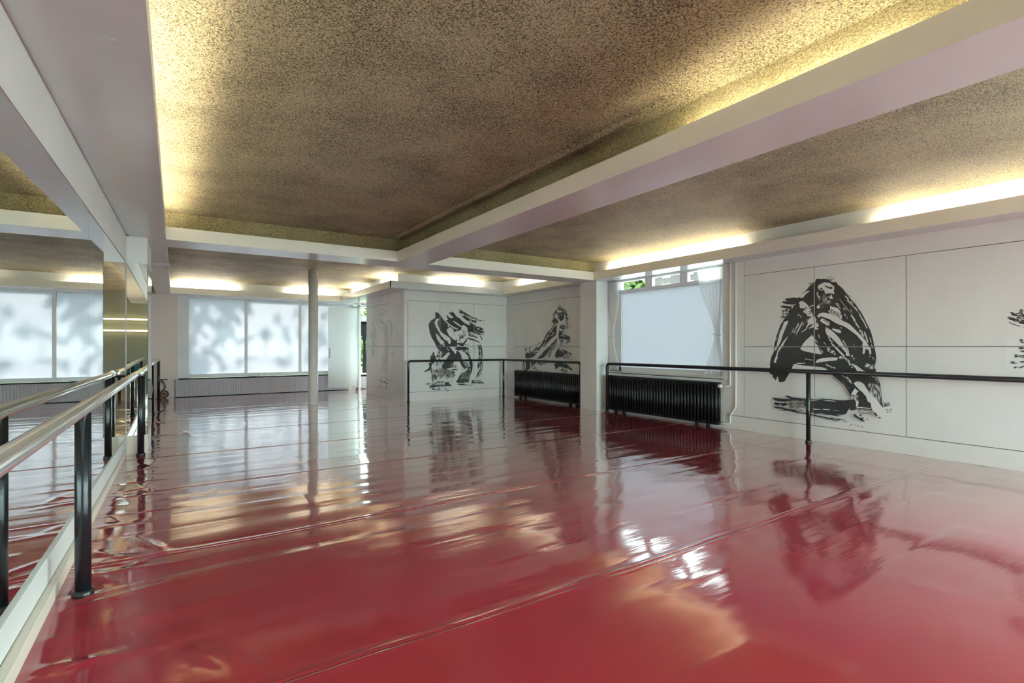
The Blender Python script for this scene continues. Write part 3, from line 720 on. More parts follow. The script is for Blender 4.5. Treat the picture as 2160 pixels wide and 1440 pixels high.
a.L((640,130),(760,90),(700,250),(600,500),(540,700),(470,830),(420,920),(360,1010),(335,900),(385,640),(470,430),(560,230))
a.S([(600,130),(520,330),(440,560),(380,780),(350,1000)], 70, 5, .35)
a.L((735,570),(740,590),(640,760),(590,870),(500,980),(450,1060),(430,1190),(440,1240),(400,1270),(390,1350),(350,1370),(320,1330),(360,1230),(410,1080),(440,980),(520,860),(600,730))
a.L((1170,130),(1190,140),(1090,370),(1000,500),(980,540),(1000,460),(1070,320)); a.T([(1090,140),(1000,320),(920,470)], 36, 3, .15); a.L((1215,160),(1240,150),(1200,250),(1185,245)); a.T([(935,290),(855,490)], 14, 1, .0)
a.L((1480,520),(1570,640),(1700,800),(1800,1010),(1830,1120),(1580,1085),(1350,1035),(1200,1000),(1120,945),(1200,800),(1280,700),(1400,590), smooth=1)
a.S([(1600,700),(1720,900),(1850,1130)], 90, 4, .3)
a.T([(1250,1240),(1380,1270),(1560,1290)], 22, 2, .2); a.T([(1000,1390),(1150,1385),(1300,1375)], 40, 3, .2)
a.L((1440,-10),(1590,-10),(1590,180),(1640,140),(1690,250),(1600,300),(1690,320),(1590,370),(1540,290),(1400,330),(1390,310),(1510,210),(1440,200),(1360,250),(1320,340),(1240,400),(1170,440),(1170,420),(1290,330),(1330,230),(1400,110))
a.S([(1380,130),(1450,60)], 50, 3, .3)
a.o(*ZA, sc)
a.L((1080,840),(1120,800),(1200,790),(1290,850),(1360,920),(1380,990),(1440,1000),(1460,1060),(1420,1090),(1490,1160),(1520,1230),(1490,1270),(1430,1260),(1330,1240),(1320,1180),(1220,1130),(1210,1080),(1290,1050),(1250,1010),(1120,1000),(1100,950),(1110,900), smooth=1)
a.D((1270,985),(1310,965),(1325,1000),(1280,1012)); a.D((1375,1110),(1430,1065),(1420,1100)); a.S([(1380,1190),(1465,1120)], 22, 1, 0); a.D((1380,1000),(1430,980),(1450,1020),(1410,1020))
a.T([(1380,990),(1480,930),(1560,900)], 22, 1, 0); a.T([(1040,1180),(1100,1230),(1170,1280)], 30, 2, .3); a.T([(870,1040),(900,930),(1000,880)], 40, 3, .5)
a.L((1330,1440),(1440,1290),(1580,1270),(1600,1440)); a.H([(1300,1400),(1400,1290)], 60, 4, .3)
a.S([(760,1060),(640,1080),(560,1130)], 80, 4, .5); a.S([(760,1180),(640,1190),(560,1180)], 60, 3, .5); a.S([(760,1230),(640,1280),(530,1270)], 60, 4, .3)
a.S([(1560,250),(1480,240),(1380,265)], 40, 3, .4); a.S([(1900,110),(2000,60),(2110,35)], 10, 1, 0)
# man's head
a.poly(pp(ZA, (1650,360),(1700,290),(1840,220),(1960,230))+pp(ZB, (150,240),(200,290),(270,330),(290,400),(265,470),(290,570))+pp(ZA, (2130,570),(1990,545),(1880,565),(1850,450),(1760,470),(1700,450)), 1, px=True, smooth=1)
a.D((1850,320),(1900,312),(1960,350),(2090,355),(2105,400),(2060,425),(1940,390),(1880,340)); a.D((1720,410),(1790,390),(1800,440),(1740,450))
a.G((1810,600),(1870,565),(1990,560),(2000,640),(1930,760),(1990,800),(2040,790),(2050,870),(1900,880),(1800,800),(1790,700)); a.D((1870,590),(2000,570),(2130,580),(2090,620),(1960,640),(1880,650)); a.L((1860,755),(1920,720),(1935,740),(1875,775)); a.L((1940,805),(2010,765),(2030,790),(1955,835))
a.poly(pp(ZB, (200,590),(250,720),(150,720),(128,665)), 1, px=True, smooth=0)
for k in range(16): a.S([(1600+k*30, 230-k*4), (1640+k*34, 120-k*2+(k % 3)*14)], 26, 2, .4)
a.o(*ZB, sc)
for k in range(18): a.S([(250+k*26, 260+k*24), (330+k*27, 235+k*24+(k % 4)*9)], 26, 2, .4)
for k in range(22): a.T([(420+k*28, 700+(k*37) % 300), (500+k*30, 800+(k*37) % 300), (560+k*33, 900+(k*37) % 300)], 9, 1, .3)
a.o(*ZA, sc)
a.L((1620,975),(1690,890),(1720,1000),(1640,1005)); a.T([(1640,500),(1660,620),(1720,700),(1680,760)], 50, 3, .5); a.H([(1760,830),(1800,1000)], 120, 5, .4)
a.o(*ZB, sc)
a.L((160,920),(200,955),(390,1000),(470,1100),(525,1260),(500,1350),(420,1315),(280,1235),(150,1170),(100,1090),(160,1060), smooth=1)
for k in range(10): a.S([(220+k*33, 1020+k*8+k*k*1.2), (150+k*33, 1110+k*13), (110+k*38, 1160+k*17)], 17, 1, 0)
for pts, wd, n, g in (([(605,620),(760,775)], 36, 2, .05), ([(770,785),(880,900)], 36, 2, .3), ([(905,955),(1050,1190),(1190,1440)], 30, 1, 0), ([(785,1210),(870,1310),(950,1440)], 46, 3, .2), ([(310,840),(410,950),(500,1060)], 20, 1, .1), ([(580,1170),(700,1320)], 30, 2, .3), ([(655,750),(740,830),(810,900)], 30, 2, .3), ([(560,1000),(640,1060)], 60, 3, .6), ([(780,1040),(870,1170)], 30, 2, .4), ([(360,850),(450,930)], 26, 2, .4)):
    a.T(pts, wd, n, g)
# raised arm and hand
a.poly(pp(ZA, (1635,1240),(1700,1170),(1800,1140),(1900,1148),(2020,1180))+pp(ZB, (150,1172),(300,1250),(480,1350),(640,1440))+pp(ZD, (600,110),(760,200),(900,340),(1040,480),(1160,600),(1260,720),(1330,850),(1390,930),(1410,1070),(1390,1110),(1350,1100),(1340,990),(1230,930),(1220,1050),(1180,1105),(1140,1090),(1160,940),(1130,880),(1150,740),(1060,640),(960,520),(820,420),(640,290),(480,220),(380,190),(260,120),(120,30))+pp(ZA, (1990,1330),(1890,1300),(1760,1250),(1690,1295)), 1, px=True, smooth=1)
a.o(*ZD, sc)
a.L((1350,1190),(1370,1140),(1392,1132),(1385,1165),(1362,1195), smooth=1)
a.L((230,300),(270,330),(400,350),(490,390),(490,470),(380,450),(260,390),(230,370), smooth=1); a.L((450,285),(540,310),(490,325), smooth=1)
a.L((20,280),(60,300),(170,360),(300,470),(440,620),(520,760),(620,900),(700,1050),(760,1170),(640,1150),(640,1060),(560,970),(470,880),(330,760),(200,620),(90,520),(30,420), smooth=1)
a.D((110,560),(150,570),(360,770),(500,920),(610,1030),(620,1080),(540,1010),(400,880),(250,720)); a.L((190,760),(250,800),(360,900),(480,1020),(610,1160),(560,1165),(440,1060),(310,920),(200,800))
a.T([(530,670),(640,850),(770,1160)], 34, 2, .1); a.T([(850,0),(950,170),(1060,350)], 46, 3, .25); a.T([(1060,360),(1120,460),(1180,580)], 60, 4, .35); a.T([(1120,0),(1200,150),(1290,330)], 30, 1, 0); a.T([(1195,420),(1260,600),(1320,790)], 34, 1, 0); a.T([(1360,590),(1410,760),(1440,940)], 22, 1, .2)
a.T([(1440,1200),(1500,1290)], 30, 2, .2); a.T([(800,1130),(900,1260)], 60, 3, .5); a.T([(860,790),(930,950)], 12, 1, 0); a.T([(60,900),(220,1020),(330,1120)], 90, 5, .6); a.T([(420,1200),(620,1230),(760,1380)], 70, 4, .6)
a.o(*ZCc, sc)
a.L((1720,80),(1790,60),(1900,130),(2020,190),(2000,215),(1950,245),(1880,190),(1820,165)); a.T([(1740,25),(1860,70),(2040,160)], 36, 2, .2)
a.T([(1660,480),(1730,640)], 24, 1, .2); a.T([(1830,740),(1910,830)], 26, 2, .2); a.T([(1900,340),(1980,560),(2100,760)], 60, 4, .55); a.T([(1960,980),(2080,1060)], 60, 3, .6)
a.L((1590,1350),(1640,1270),(1760,1232),(1880,1222),(1960,1210),(2160,1200),(2270,1215),(2240,1290),(2100,1305),(2000,1305),(1850,1335),(1700,1350),(1620,1370), smooth=1)
a.o(*ZF, sc)
a.T([(20,110),(180,190),(340,240)], 50, 3, .5); a.L((820,90),(960,150),(1130,280),(1330,400),(1410,530),(1290,575),(1210,530),(1020,400),(940,250),(830,130), smooth=1)
a.T([(1220,130),(1400,190),(1540,170)], 120, 6, .6); a.T([(700,0),(760,110),(860,220)], 60, 3, .5)
# lower legs
a.poly(pp(ZF, (160,370),(500,380),(1000,400),(1400,500),(1560,440),(1620,560),(1680,720),(1700,900),(1720,1100),(1740,1300))+pp(ZH, (1760,500),(1790,610),(1700,560),(1440,640),(1180,620),(1000,600),(960,555),(1030,420),(1020,200),(930,130))+pp(ZF, (920,1000),(840,930),(800,980),(720,820),(600,680),(460,560),(300,470)), 0, px=True, smooth=1)
a.S([(200,380),(420,560),(620,750),(760,960),(800,1120)], 60, 4, .25); a.T([(470,400),(640,500),(760,620),(900,780)], 60, 4, .55)
for x in range(10): a.T([(1300+x*38, 660+x*8), (1360+x*36, 900+x*12), (1440+x*30, 1180+x*20)], 20, 1, .4)
a.T([(1440,440),(1560,520),(1640,680)], 110, 6, .7)
a.poly(pp(ZF, (870,690),(950,640),(1060,640),(1180,710),(1290,880),(1390,1030),(1520,1130),(1640,1280))+pp(ZH, (1730,530),(1850,650),(1870,800),(1720,900),(1600,850),(1480,700),(1410,580),(1390,430),(1300,380),(1250,230),(1150,110))+pp(ZF, (1060,900),(950,790)), 1, px=True, smooth=1)
a.L((910,840),(1030,940),(960,1000),(930,1060),(950,1200),(1030,1250),(1000,1400),(950,1420),(940,1250),(900,1190),(820,1150),(810,1000), smooth=1)
a.S([(860,1040),(880,1180)], 60, 3, .3); a.S([(1000,960),(1020,1200)], 60, 3, .3)
a.o(*ZH, sc)
a.L((975,550),(1090,548),(1250,570),(1400,580),(1405,605),(1100,582),(985,578), smooth=1); a.H([(990,640),(1200,640),(1420,660)], 60, 4, .4); a.H([(1000,720),(1200,740),(1480,720)], 60, 3, .6)
a.D((885,750),(960,800),(1060,870),(1190,870),(1150,930),(1230,985),(1100,975),(980,885),(895,845)); a.T([(920,740),(1020,830),(1120,880)], 30, 2, .2); a.D((1050,790),(1100,780),(1110,820),(1070,825)); a.D((1275,905),(1305,920),(1290,945),(1270,935))
a.S([(1490,700),(1560,790),(1660,880),(1720,850)], 50, 3, .5); a.S([(1620,980),(1660,970)], 14, 1, 0)
a.H([(1780,490),(1900,470),(1980,440)], 110, 6, .3); a.S([(1800,520),(1930,480)], 40, 3, .3); a.H([(1850,640),(2040,620)], 40, 3, .5); a.H([(1880,710),(2000,690)], 50, 3, .5)
a.S([(740,1180),(770,1105),(870,1070)], 16, 1, .1, hair=.8); a.S([(900,1080),(960,1110)], 12, 1, .1); a.D((990,1115),(1030,1120),(1020,1140),(995,1135)); a.D((1120,1130),(1165,1155),(1150,1172),(1125,1155))
# ground stroke
a.o(*ZG, sc)
a.poly(pp(ZG, (1050,290),(1300,300),(1700,285),(2160,300))+pp(ZH, (350,320),(800,330),(910,320),(950,430),(940,620),(800,660),(740,590),(640,760),(540,790),(0,745))+pp(ZG, (1700,720),(1430,690),(1240,500),(1100,380)), 0, px=True, smooth=1)
a.D((265,275),(330,265),(540,295),(680,300),(830,305),(660,215),(750,203),(900,260),(1150,280),(1330,300),(1330,385),(1100,345),(800,370),(640,390),(480,380),(350,345),(330,310), smooth=1)
a.D((400,410),(520,430),(720,440),(715,495),(600,490),(480,440)); a.D((305,520),(430,540),(650,570),(640,600),(400,590))
a.S([(330,420),(500,470),(700,460)], 90, 5, .5); a.H([(760,440),(1000,430),(1300,440)], 130, 7, .5); a.H([(760,540),(1000,560),(1300,540)], 90, 4, .6)
a.S([(480,610),(700,615),(900,640),(1100,650),(1300,665)], 34, 3, .2); a.S([(460,650),(800,650),(1100,720),(1430,775),(1700,830),(2000,900),(2160,920)], 46, 4, .2); a.S([(2000,890),(2200,920),(2530,950)], 60, 5, .25); a.S([(1430,700),(1900,760),(2400,830)], 50, 4, .4)
a.S([(2100,960),(2560,1010)], 16, 1, .3); a.T([(1330,355),(1900,350),(2280,390)], 22, 1, .3); a.T([(1450,610),(1800,620),(2300,650)], 26, 2, .6); a.T([(780,380),(1000,365),(1290,385)], 18, 1, .2); a.T([(1430,290),(2000,300),(2700,330)], 50, 3, .5)
a.finish('ink_mural', 'large black ink mural of a crouching embracing couple on the right wall panels', [('y', 3.728), ('z', 1.352)])

# --- dancing couple on the partition
a = Art('y', 11.92, -1); U, V = (890,640), (890,730)
a.o(*U, sc)
a.D((200,620),(250,560),(265,520),(310,500),(380,450),(412,420),(405,300),(430,255),(500,290),(560,350),(650,480),(760,600),(870,680),(940,740),(1060,770),(1050,830),(980,880),(1000,990),(1070,1090),(1070,1300),(850,1310),(720,1330),(640,1440),(560,1440),(450,1330),(400,1210),(300,1040),(240,880),(210,720))
a.D((740,360),(800,380),(830,430),(920,440),(962,432),(900,370),(830,300),(835,258),(900,290),(890,240),(970,280),(1060,400),(1150,450),(1230,540),(1350,620),(1420,650),(1600,760),(1700,790),(1600,850),(1500,830),(1400,850),(1380,740),(1250,650),(1210,700),(1190,790),(1060,830),(980,720),(840,620),(720,520),(790,500))
a.S([(1400,640),(1600,740),(1740,790),(1880,850)], 150, 9, .35); a.S([(1380,800),(1600,860),(1760,890),(1890,915)], 120, 7, .4); a.S([(1450,600),(1560,640),(1640,690)], 50, 4, .5)
a.S([(1120,170),(1300,310),(1480,410),(1690,480)], 46, 3, .1); a.S([(1230,340),(1350,450),(1520,530),(1660,550)], 80, 5, .15); a.S([(1120,235),(1200,290),(1280,300)], 40, 3, .3); a.S([(1260,230),(1400,340),(1600,425)], 12, 1, .1); a.S([(1650,480),(1800,520),(1900,500)], 30, 2, .6)
a.L((420,490),(470,450),(530,480),(480,540),(480,640),(560,830),(640,910),(760,980),(860,1060),(880,1180),(850,1230),(810,1210),(790,1150),(680,1090),(590,980),(500,840),(420,700),(380,580), smooth=1)
a.L((415,890),(500,980),(600,1100),(690,1180),(610,1265),(540,1200),(460,1080), smooth=1); a.L((640,1280),(690,1220),(700,1250),(660,1310), smooth=1)
a.L((770,770),(830,740),(870,760),(930,790),(980,870),(970,960),(1020,1010),(1060,1090),(1040,1125),(940,1080),(890,1020),(830,980),(790,900),(750,830), smooth=1); a.T([(780,650),(860,730),(1000,840)], 34, 2, .1); a.T([(960,750),(1060,760),(1060,820)], 50, 3, .4)
a.L((940,510),(1010,550),(1200,680),(1180,715),(1040,620),(960,550), smooth=1)
a.L((1220,680),(1290,660),(1360,720),(1385,800),(1350,900),(1390,950),(1400,1030),(1290,1060),(1290,1140),(1170,1220),(1080,1200),(1060,1180),(1080,1090),(1040,1010),(1000,940),(1100,850),(1190,790),(1200,720), smooth=1)
a.D((1240,845),(1290,850),(1285,875),(1245,865)); a.D((1300,865),(1335,855),(1325,885)); a.D((1190,785),(1222,790),(1200,815)); a.H([(1270,770),(1330,775)], 16, 1, 0); a.H([(1140,1060),(1240,970),(1340,930)], 90, 6, .25); a.S([(1110,990),(1160,930)], 26, 2, .2); a.S([(1150,1060),(1260,990)], 24, 2, .2)
a.H([(1420,880),(1560,960),(1700,1040)], 90, 6, .3); a.L((1460,850),(1520,870),(1640,950),(1780,1030),(1800,1070),(1660,1000),(1520,930), smooth=1); a.S([(1760,970),(1810,1050),(1820,1110)], 24, 2, .1)
a.S([(1400,930),(1500,990),(1600,1000),(1690,1040)], 36, 3, .2); a.D((1400,1030),(1500,1060),(1600,1090),(1760,1170),(1780,1200),(1640,1150),(1500,1110),(1400,1075), smooth=1)
a.D((1090,1195),(1200,1190),(1250,1200),(1340,1090),(1385,1050),(1370,1120),(1300,1220),(1260,1290),(1180,1285),(1110,1250)); a.S([(1130,1130),(1180,1060),(1330,1010)], 24, 2, .2); a.H([(1160,1200),(1260,1200)], 40, 3, .3)
a.S([(1300,1240),(1420,1260)], 40, 3, .5); a.S([(1560,1260),(1580,1380)], 14, 1, .2); a.D((1610,1370),(1640,1365),(1630,1392))
a.S([(1700,1240),(1740,1350),(1750,1500),(1760,1640)], 50, 4, .2); a.S([(1770,1240),(1810,1400),(1830,1640)], 46, 4, .15)
a.o(*V, sc)
a.S([(1750,330),(1740,480),(1690,760)], 60, 4, .55); a.S([(1820,330),(1800,500),(1770,700),(1650,960)], 40, 3, .3); a.S([(1850,400),(1840,620),(1760,860),(1630,990)], 14, 1, .2)
a.D((980,60),(1050,40),(1070,5),(1280,10),(1400,50),(1360,90),(1260,110),(1130,130),(1080,120),(1020,90)); a.S([(1250,100),(1380,80),(1430,50)], 70, 5, .4); a.S([(1380,120),(1440,200)], 40, 3, .5)
a.D((560,60),(760,0),(860,40),(950,140),(1030,240),(1060,120),(1120,160),(1200,290),(1200,350),(1260,500),(1240,640),(1180,560),(1130,440),(990,420),(960,480),(930,640),(760,680),(700,860),(640,700),(600,600),(720,420),(860,230),(800,180),(620,345),(560,330),(640,200),(560,120), smooth=1)
a.L((870,40),(1010,30),(980,90),(1050,130),(1040,170),(1020,240),(960,160)); a.T([(760,60),(820,130)], 40, 2, .3)
a.S([(560,120),(500,230),(440,340)], 60, 3, .3); a.S([(500,330),(620,180)], 40, 3, .3)
a.D((330,180),(370,190),(390,290),(430,345),(400,470),(300,560),(290,640),(240,700),(190,690),(230,600),(200,510),(270,500),(260,320),(320,250)); a.S([(290,640),(180,720),(75,785)], 50, 3, .1); a.S([(230,750),(280,690)], 36, 3, .3)
a.H([(460,430),(560,470),(620,420)], 200, 8, .5); a.S([(430,560),(500,580)], 50, 3, .4)
a.D((1380,190),(1450,270),(1490,400),(1540,500),(1535,660),(1510,790),(1470,880),(1450,1000),(1430,940),(1460,800),(1480,650),(1440,480),(1420,330)); a.S([(1230,120),(1330,180),(1420,280)], 50, 4, .3)
a.G((1190,820),(1300,780),(1440,680),(1480,800),(1450,1000),(1410,1090),(1180,1085),(1030,1110),(1100,960)); a.S([(1240,640),(1340,560),(1440,640)], 160, 8, .5); a.S([(1060,1060),(1250,1060),(1420,1050)], 120, 8, .3); a.S([(1180,850),(1100,1000),(1050,1090)], 90, 6, .25); a.S([(1460,600),(1440,750),(1300,900)], 130, 8, .5)
for k in range(26):
    x = 280+k*27; y0 = 620+a.r.random()*120; a.stroke([(x, y0), (x+6, y0+120), (x-4, y0+220+a.r.random()*180)], 22, 2 if k % 2 else 0, 2, .35)
a.H([(560,760),(760,820),(960,800)], 240, 12, .6); a.S([(780,850),(800,980)], 40, 3, .2); a.S([(960,760),(990,900)], 60, 4, .4); a.H([(860,560),(960,600),(1080,640)], 90, 6, .4); a.S([(900,640),(930,540)], 40, 3, .4)
a.L((1000,420),(1130,415),(1190,560),(1250,700),(1230,780),(1170,800),(1140,900),(1030,1100),(1080,1180),(960,1225),(900,1190),(930,1110),(1000,970),(1080,770),(1100,690),(1090,600),(960,520), smooth=1)
a.L((820,180),(860,220),(700,360),(560,620),(500,690),(470,680),(540,580),(650,430), smooth=1)
a.L((755,680),(900,655),(1110,670),(1110,735),(960,750),(870,725), smooth=1); a.D((880,700),(1000,690),(1100,705),(1020,730),(920,722)); a.H([(1190,700),(1240,720)], 30, 2, .2)
a.D((700,1100),(830,1085),(830,1150),(900,1175),(890,1215),(720,1205),(560,1215),(400,1240),(270,1250),(330,1190),(500,1190),(700,1180), smooth=1); a.S([(220,1230),(400,1200),(760,1190)], 80, 6, .3); a.H([(120,1150),(400,1130),(700,1110)], 60, 4, .5); a.S([(430,1080),(560,1090),(700,1080)], 40, 4, .5)
a.S([(1060,1150),(1250,1165),(1450,1180)], 36, 3, .2); a.S([(1490,1040),(1650,1030),(1870,1045)], 26, 2, .3); a.S([(1490,1090),(1650,1095),(1900,1110)], 60, 5, .3); a.L((1440,1060),(1480,1080),(1540,1180),(1490,1190),(1450,1130), smooth=1); a.S([(1490,1140),(1540,1150)], 30, 2, .2); a.S([(1450,1180),(1520,1190)], 20, 2, .2)
a.S([(300,1290),(480,1310),(600,1300)], 50, 4, .6); a.S([(680,1280),(800,1300)], 40, 3, .6); a.S([(750,1365),(830,1335)], 30, 2, .1)
a.finish('ink_mural', 'black ink mural of two dancers with sweeping brush strokes on the partition front', [('x', 5.585), ('x', 6.582), ('z', 1.352)])

# --- single dancer behind the radiator
a = Art('x', 7.618, -1); A3, B3 = (1090,640), (1090,715)
a.o(*A3, 16)
a.D((1380,340),(1420,310),(1500,310),(1580,330),(1610,450),(1570,540),(1490,590),(1450,560),(1400,440))
for pts, wd, n, g in (([(1370,110),(1500,150),(1620,230),(1690,330)], 40, 3, .2), ([(1360,170),(1500,210),(1640,310),(1750,430)], 40, 3, .3), ([(1300,220),(1450,200),(1600,290),(1700,420)], 30, 2, .4), ([(1480,270),(1600,330),(1700,450),(1720,560)], 60, 4, .4), ([(1650,440),(1690,560),(1700,740)], 60, 4, .5), ([(1380,250),(1290,330),(1240,390)], 90, 5, .4), ([(1290,420),(1190,400)], 30, 2, .3), ([(1300,480),(1190,490)], 60, 4, .2), ([(1420,40),(1480,80)], 30, 2, .6)): a.S(pts, wd, n, g)
a.D((1210,545),(1330,500),(1395,580),(1390,660),(1300,720),(1290,770),(1360,740),(1340,950),(1320,1060),(1180,1180),(1060,1300),(930,1430),(840,1420),(880,1290),(960,1100),(1020,960),(1100,800))
a.T([(1240,640),(1150,800),(1060,980)], 60, 3, .15); a.T([(1290,700),(1180,900),(1080,1090)], 30, 2, .3); a.T([(1210,570),(1090,830),(980,1080)], 20, 1, .2); a.T([(1080,1060),(1010,1150),(950,1260)], 50, 3, .3); a.T([(1240,980),(1180,1100)], 70, 4, .6); a.T([(1320,620),(1280,760)], 26, 2, .3)
a.D((1130,1450),(1240,1320),(1330,1180),(1370,1190),(1300,1340),(1200,1450))
a.D((1450,780),(1490,700),(1600,720),(1650,800),(1590,880),(1470,830)); a.T([(1480,700),(1600,820)], 60, 3, .6); a.D((1440,900),(1500,960),(1560,1050),(1700,1090),(1790,1190),(1620,1200),(1590,1225),(1420,1200)); a.G((1500,880),(1580,900),(1570,1000),(1520,1000)); a.T([(1430,1215),(1500,1210),(1570,1220)], 16, 1, 0); a.T([(1470,1060),(1600,1100),(1700,1120)], 30, 2, .5)
a.S([(1590,1040),(1720,1090),(1800,1190),(1700,1330)], 20, 1, .1); a.S([(1640,1180),(1760,1220),(1680,1360)], 90, 5, .5); a.H([(1680,780),(1840,800)], 120, 5, .7); a.D((1430,1240),(1520,1240),(1580,1290),(1500,1290)); a.H([(1300,1300),(1380,1400)], 120, 6, .4); a.H([(1470,1330),(1560,1440)], 140, 7, .4)
a.o(*B3, 16)
a.D((720,400),(640,520),(560,590),(430,640),(300,640),(300,470),(430,465),(560,460),(720,300),(860,140),(960,60),(1040,20),(980,140),(860,270)); a.T([(700,370),(580,490)], 60, 3, .3); a.T([(1000,80),(880,220),(760,330)], 24, 2, .3); a.S([(880,80),(700,170),(480,250)], 16, 1, .2); a.S([(720,280),(560,420),(470,480)], 80, 5, .35)
a.D((1300,60),(1200,220),(1100,380),(950,570),(880,640),(700,650),(840,520),(900,420),(1060,290),(1180,150))
a.H([(1240,150),(1180,350),(1000,600)], 160, 8, .45); a.S([(430,470),(440,330),(420,260)], 40, 3, .3); a.S([(300,400),(310,300)], 60, 4, .4)
a.D((300,690),(470,680),(700,720),(620,820),(540,890),(440,980),(330,1070),(250,1050),(260,860)); a.T([(480,700),(470,860),(480,1050)], 40, 2, .1); a.T([(290,700),(295,1050)], 26, 1, 0); a.S([(240,720),(210,880),(190,1030)], 20, 2, .2); a.H([(700,760),(850,830),(1000,720)], 120, 6, .4); a.S([(600,1060),(800,1080),(1100,1110)], 16, 1, .3); a.H([(560,950),(700,1020)], 120, 5, .5)
a.D((1285,560),(1330,440),(1400,350),(1520,420),(1640,450),(1770,570),(1650,510),(1560,600),(1450,590),(1300,590)); a.S([(1330,480),(1420,340),(1500,380)], 90, 5, .4); a.S([(1500,360),(1700,440),(1860,530)], 60, 4, .35); a.T([(1480,380),(1600,440)], 26, 2, .2); a.S([(1300,610),(1420,610),(1500,650)], 60, 3, .4); a.H([(1560,620),(1700,600),(1760,660)], 90, 5, .5)
a.D((1310,830),(1400,780),(1500,790),(1620,840),(1760,950),(1820,1000),(1860,1085),(1760,1000),(1560,960),(1420,940),(1340,990),(1300,920)); a.S([(1320,820),(1300,930),(1350,1000)], 90, 5, .4); a.S([(1600,840),(1760,930),(1880,1060)], 60, 4, .4); a.S([(1500,1020),(1620,1080),(1720,1060)], 130, 8, .55); a.T([(1430,930),(1560,980),(1640,1040)], 24, 2, .2); a.S([(1640,900),(1820,960)], 50, 3, .5)
a.o(*A3, 16)
a.L((1360,350),(1390,400),(1420,520),(1440,600),(1490,690),(1440,760),(1420,900),(1400,1050),(1410,1250),(1440,1440),(1450,1500),(1420,1520),(1390,1440),(1370,1250),(1330,1010),(1350,800),(1370,700),(1400,640),(1390,560),(1300,500),(1290,430), smooth=1)
a.S([(1380,470),(1370,540)], 40, 2, .2); a.L((1510,590),(1560,550),(1620,600),(1650,690),(1665,770),(1600,690),(1540,640), smooth=1); a.L((1440,820),(1500,850),(1590,890),(1610,930),(1540,900),(1480,880), smooth=1); a.L((1590,1210),(1615,1300),(1610,1450),(1585,1430), smooth=1); a.T([(1440,260),(1480,300)], 60, 3, .3); a.T([(1500,360),(1520,400)], 40, 2, .2); a.L((1425,405),(1450,400),(1450,430),(1430,432), smooth=1)
a.poly(pp((1090,640), (1206,1002),(1179,1098),(1080,1197))+[(1090+1100/16, 715+170/16),(1090+1010/16, 715+330/16),(1090+870/16, 715+435/16),(1090+780/16, 715+560/16),(1090+690/16, 715+635/16),(1090+550/16, 715+632/16),(1090+700/16, 715+560/16),(1090+850/16, 715+420/16),(1090+1000/16, 715+265/16),(1090+1140/16, 715+135/16)]+pp((1090,640), (1152,1030)), 1, px=True, smooth=1)
a.finish('ink_mural', 'ink mural of one dancer with streaming cape above the small bay radiator', [('y', 9.399), ('y', 10.466), ('z', 1.352)])

# --- mural on the side of the partition, its ink paled by painted-in window sheen
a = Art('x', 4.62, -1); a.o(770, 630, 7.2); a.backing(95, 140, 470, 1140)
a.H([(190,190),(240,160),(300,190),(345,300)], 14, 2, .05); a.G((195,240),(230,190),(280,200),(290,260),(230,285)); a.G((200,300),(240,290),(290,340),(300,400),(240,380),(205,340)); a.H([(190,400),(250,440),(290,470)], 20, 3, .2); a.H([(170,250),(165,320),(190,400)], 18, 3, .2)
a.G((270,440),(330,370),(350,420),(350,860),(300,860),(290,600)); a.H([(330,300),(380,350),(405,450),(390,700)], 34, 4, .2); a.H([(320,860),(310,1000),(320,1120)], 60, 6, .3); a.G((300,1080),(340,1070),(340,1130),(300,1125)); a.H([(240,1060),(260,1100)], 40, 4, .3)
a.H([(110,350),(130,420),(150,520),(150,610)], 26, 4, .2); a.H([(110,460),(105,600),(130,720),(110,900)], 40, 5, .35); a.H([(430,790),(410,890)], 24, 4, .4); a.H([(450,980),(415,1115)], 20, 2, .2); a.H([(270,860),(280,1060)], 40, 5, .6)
a.finish('ink_mural', 'ink mural of a standing figure with window sheen painted into its tone on the side of the partition', [('y', 13.94), ('z', 1.352)], [M['ink'], M['panel'], M['inkglare']])
a = Art('x', 4.62, -1); a.o(770, 630, 7.2); a.backing(215, 1180, 420, 1350)
for p in (((225,1240),(250,1250),(240,1270)), ((275,1255),(300,1275),(290,1240)), ((310,1230),(335,1240)), ((305,1275),(340,1285),(345,1300)), ((320,1260),(325,1320)), ((310,1330),(335,1340)), ((225,1325),(260,1328)), ((395,1228),(410,1230)), ((250,1195),(262,1200)), ((355,1225),(360,1250)), ((240,1290),(262,1292)), ((315,1190),(325,1215))):
    a.S(list(p), 12, 1, 0)
a.finish('ink_marks', 'row of small black ink marks below the pale figure on the partition side', [])

# --- brush marks entering at the right
a = Art('x', XR, -1); a.o(2100, 620, 8); a.backing(170, 270, 640, 1260)
for pts, wd, n, g in (([(240,320),(330,345),(420,345),(560,400)], 50, 5, .45), ([(185,395),(300,425),(400,470),(560,500)], 46, 4, .4), ([(180,440),(280,500),(400,540),(560,580)], 12, 1, .3), ([(360,380),(440,440),(600,470)], 120, 8, .5), ([(400,280),(560,330)], 70, 4, .6), ([(400,780),(560,830)], 60, 3, .5), ([(380,910),(600,900)], 40, 3, .4), ([(400,965),(600,970)], 26, 2, .3), ([(310,1050),(400,1045),(600,1080)], 50, 4, .5), ([(250,1158),(400,1150),(600,1140)], 40, 3, .5), ([(300,1235),(380,1240),(600,1200)], 30, 2, .5)):
    a.S(pts, wd, n, g)
a.finish('ink_mural', 'dry black brush marks on the right wall panels beyond the plain white panel', [('z', 1.352)])


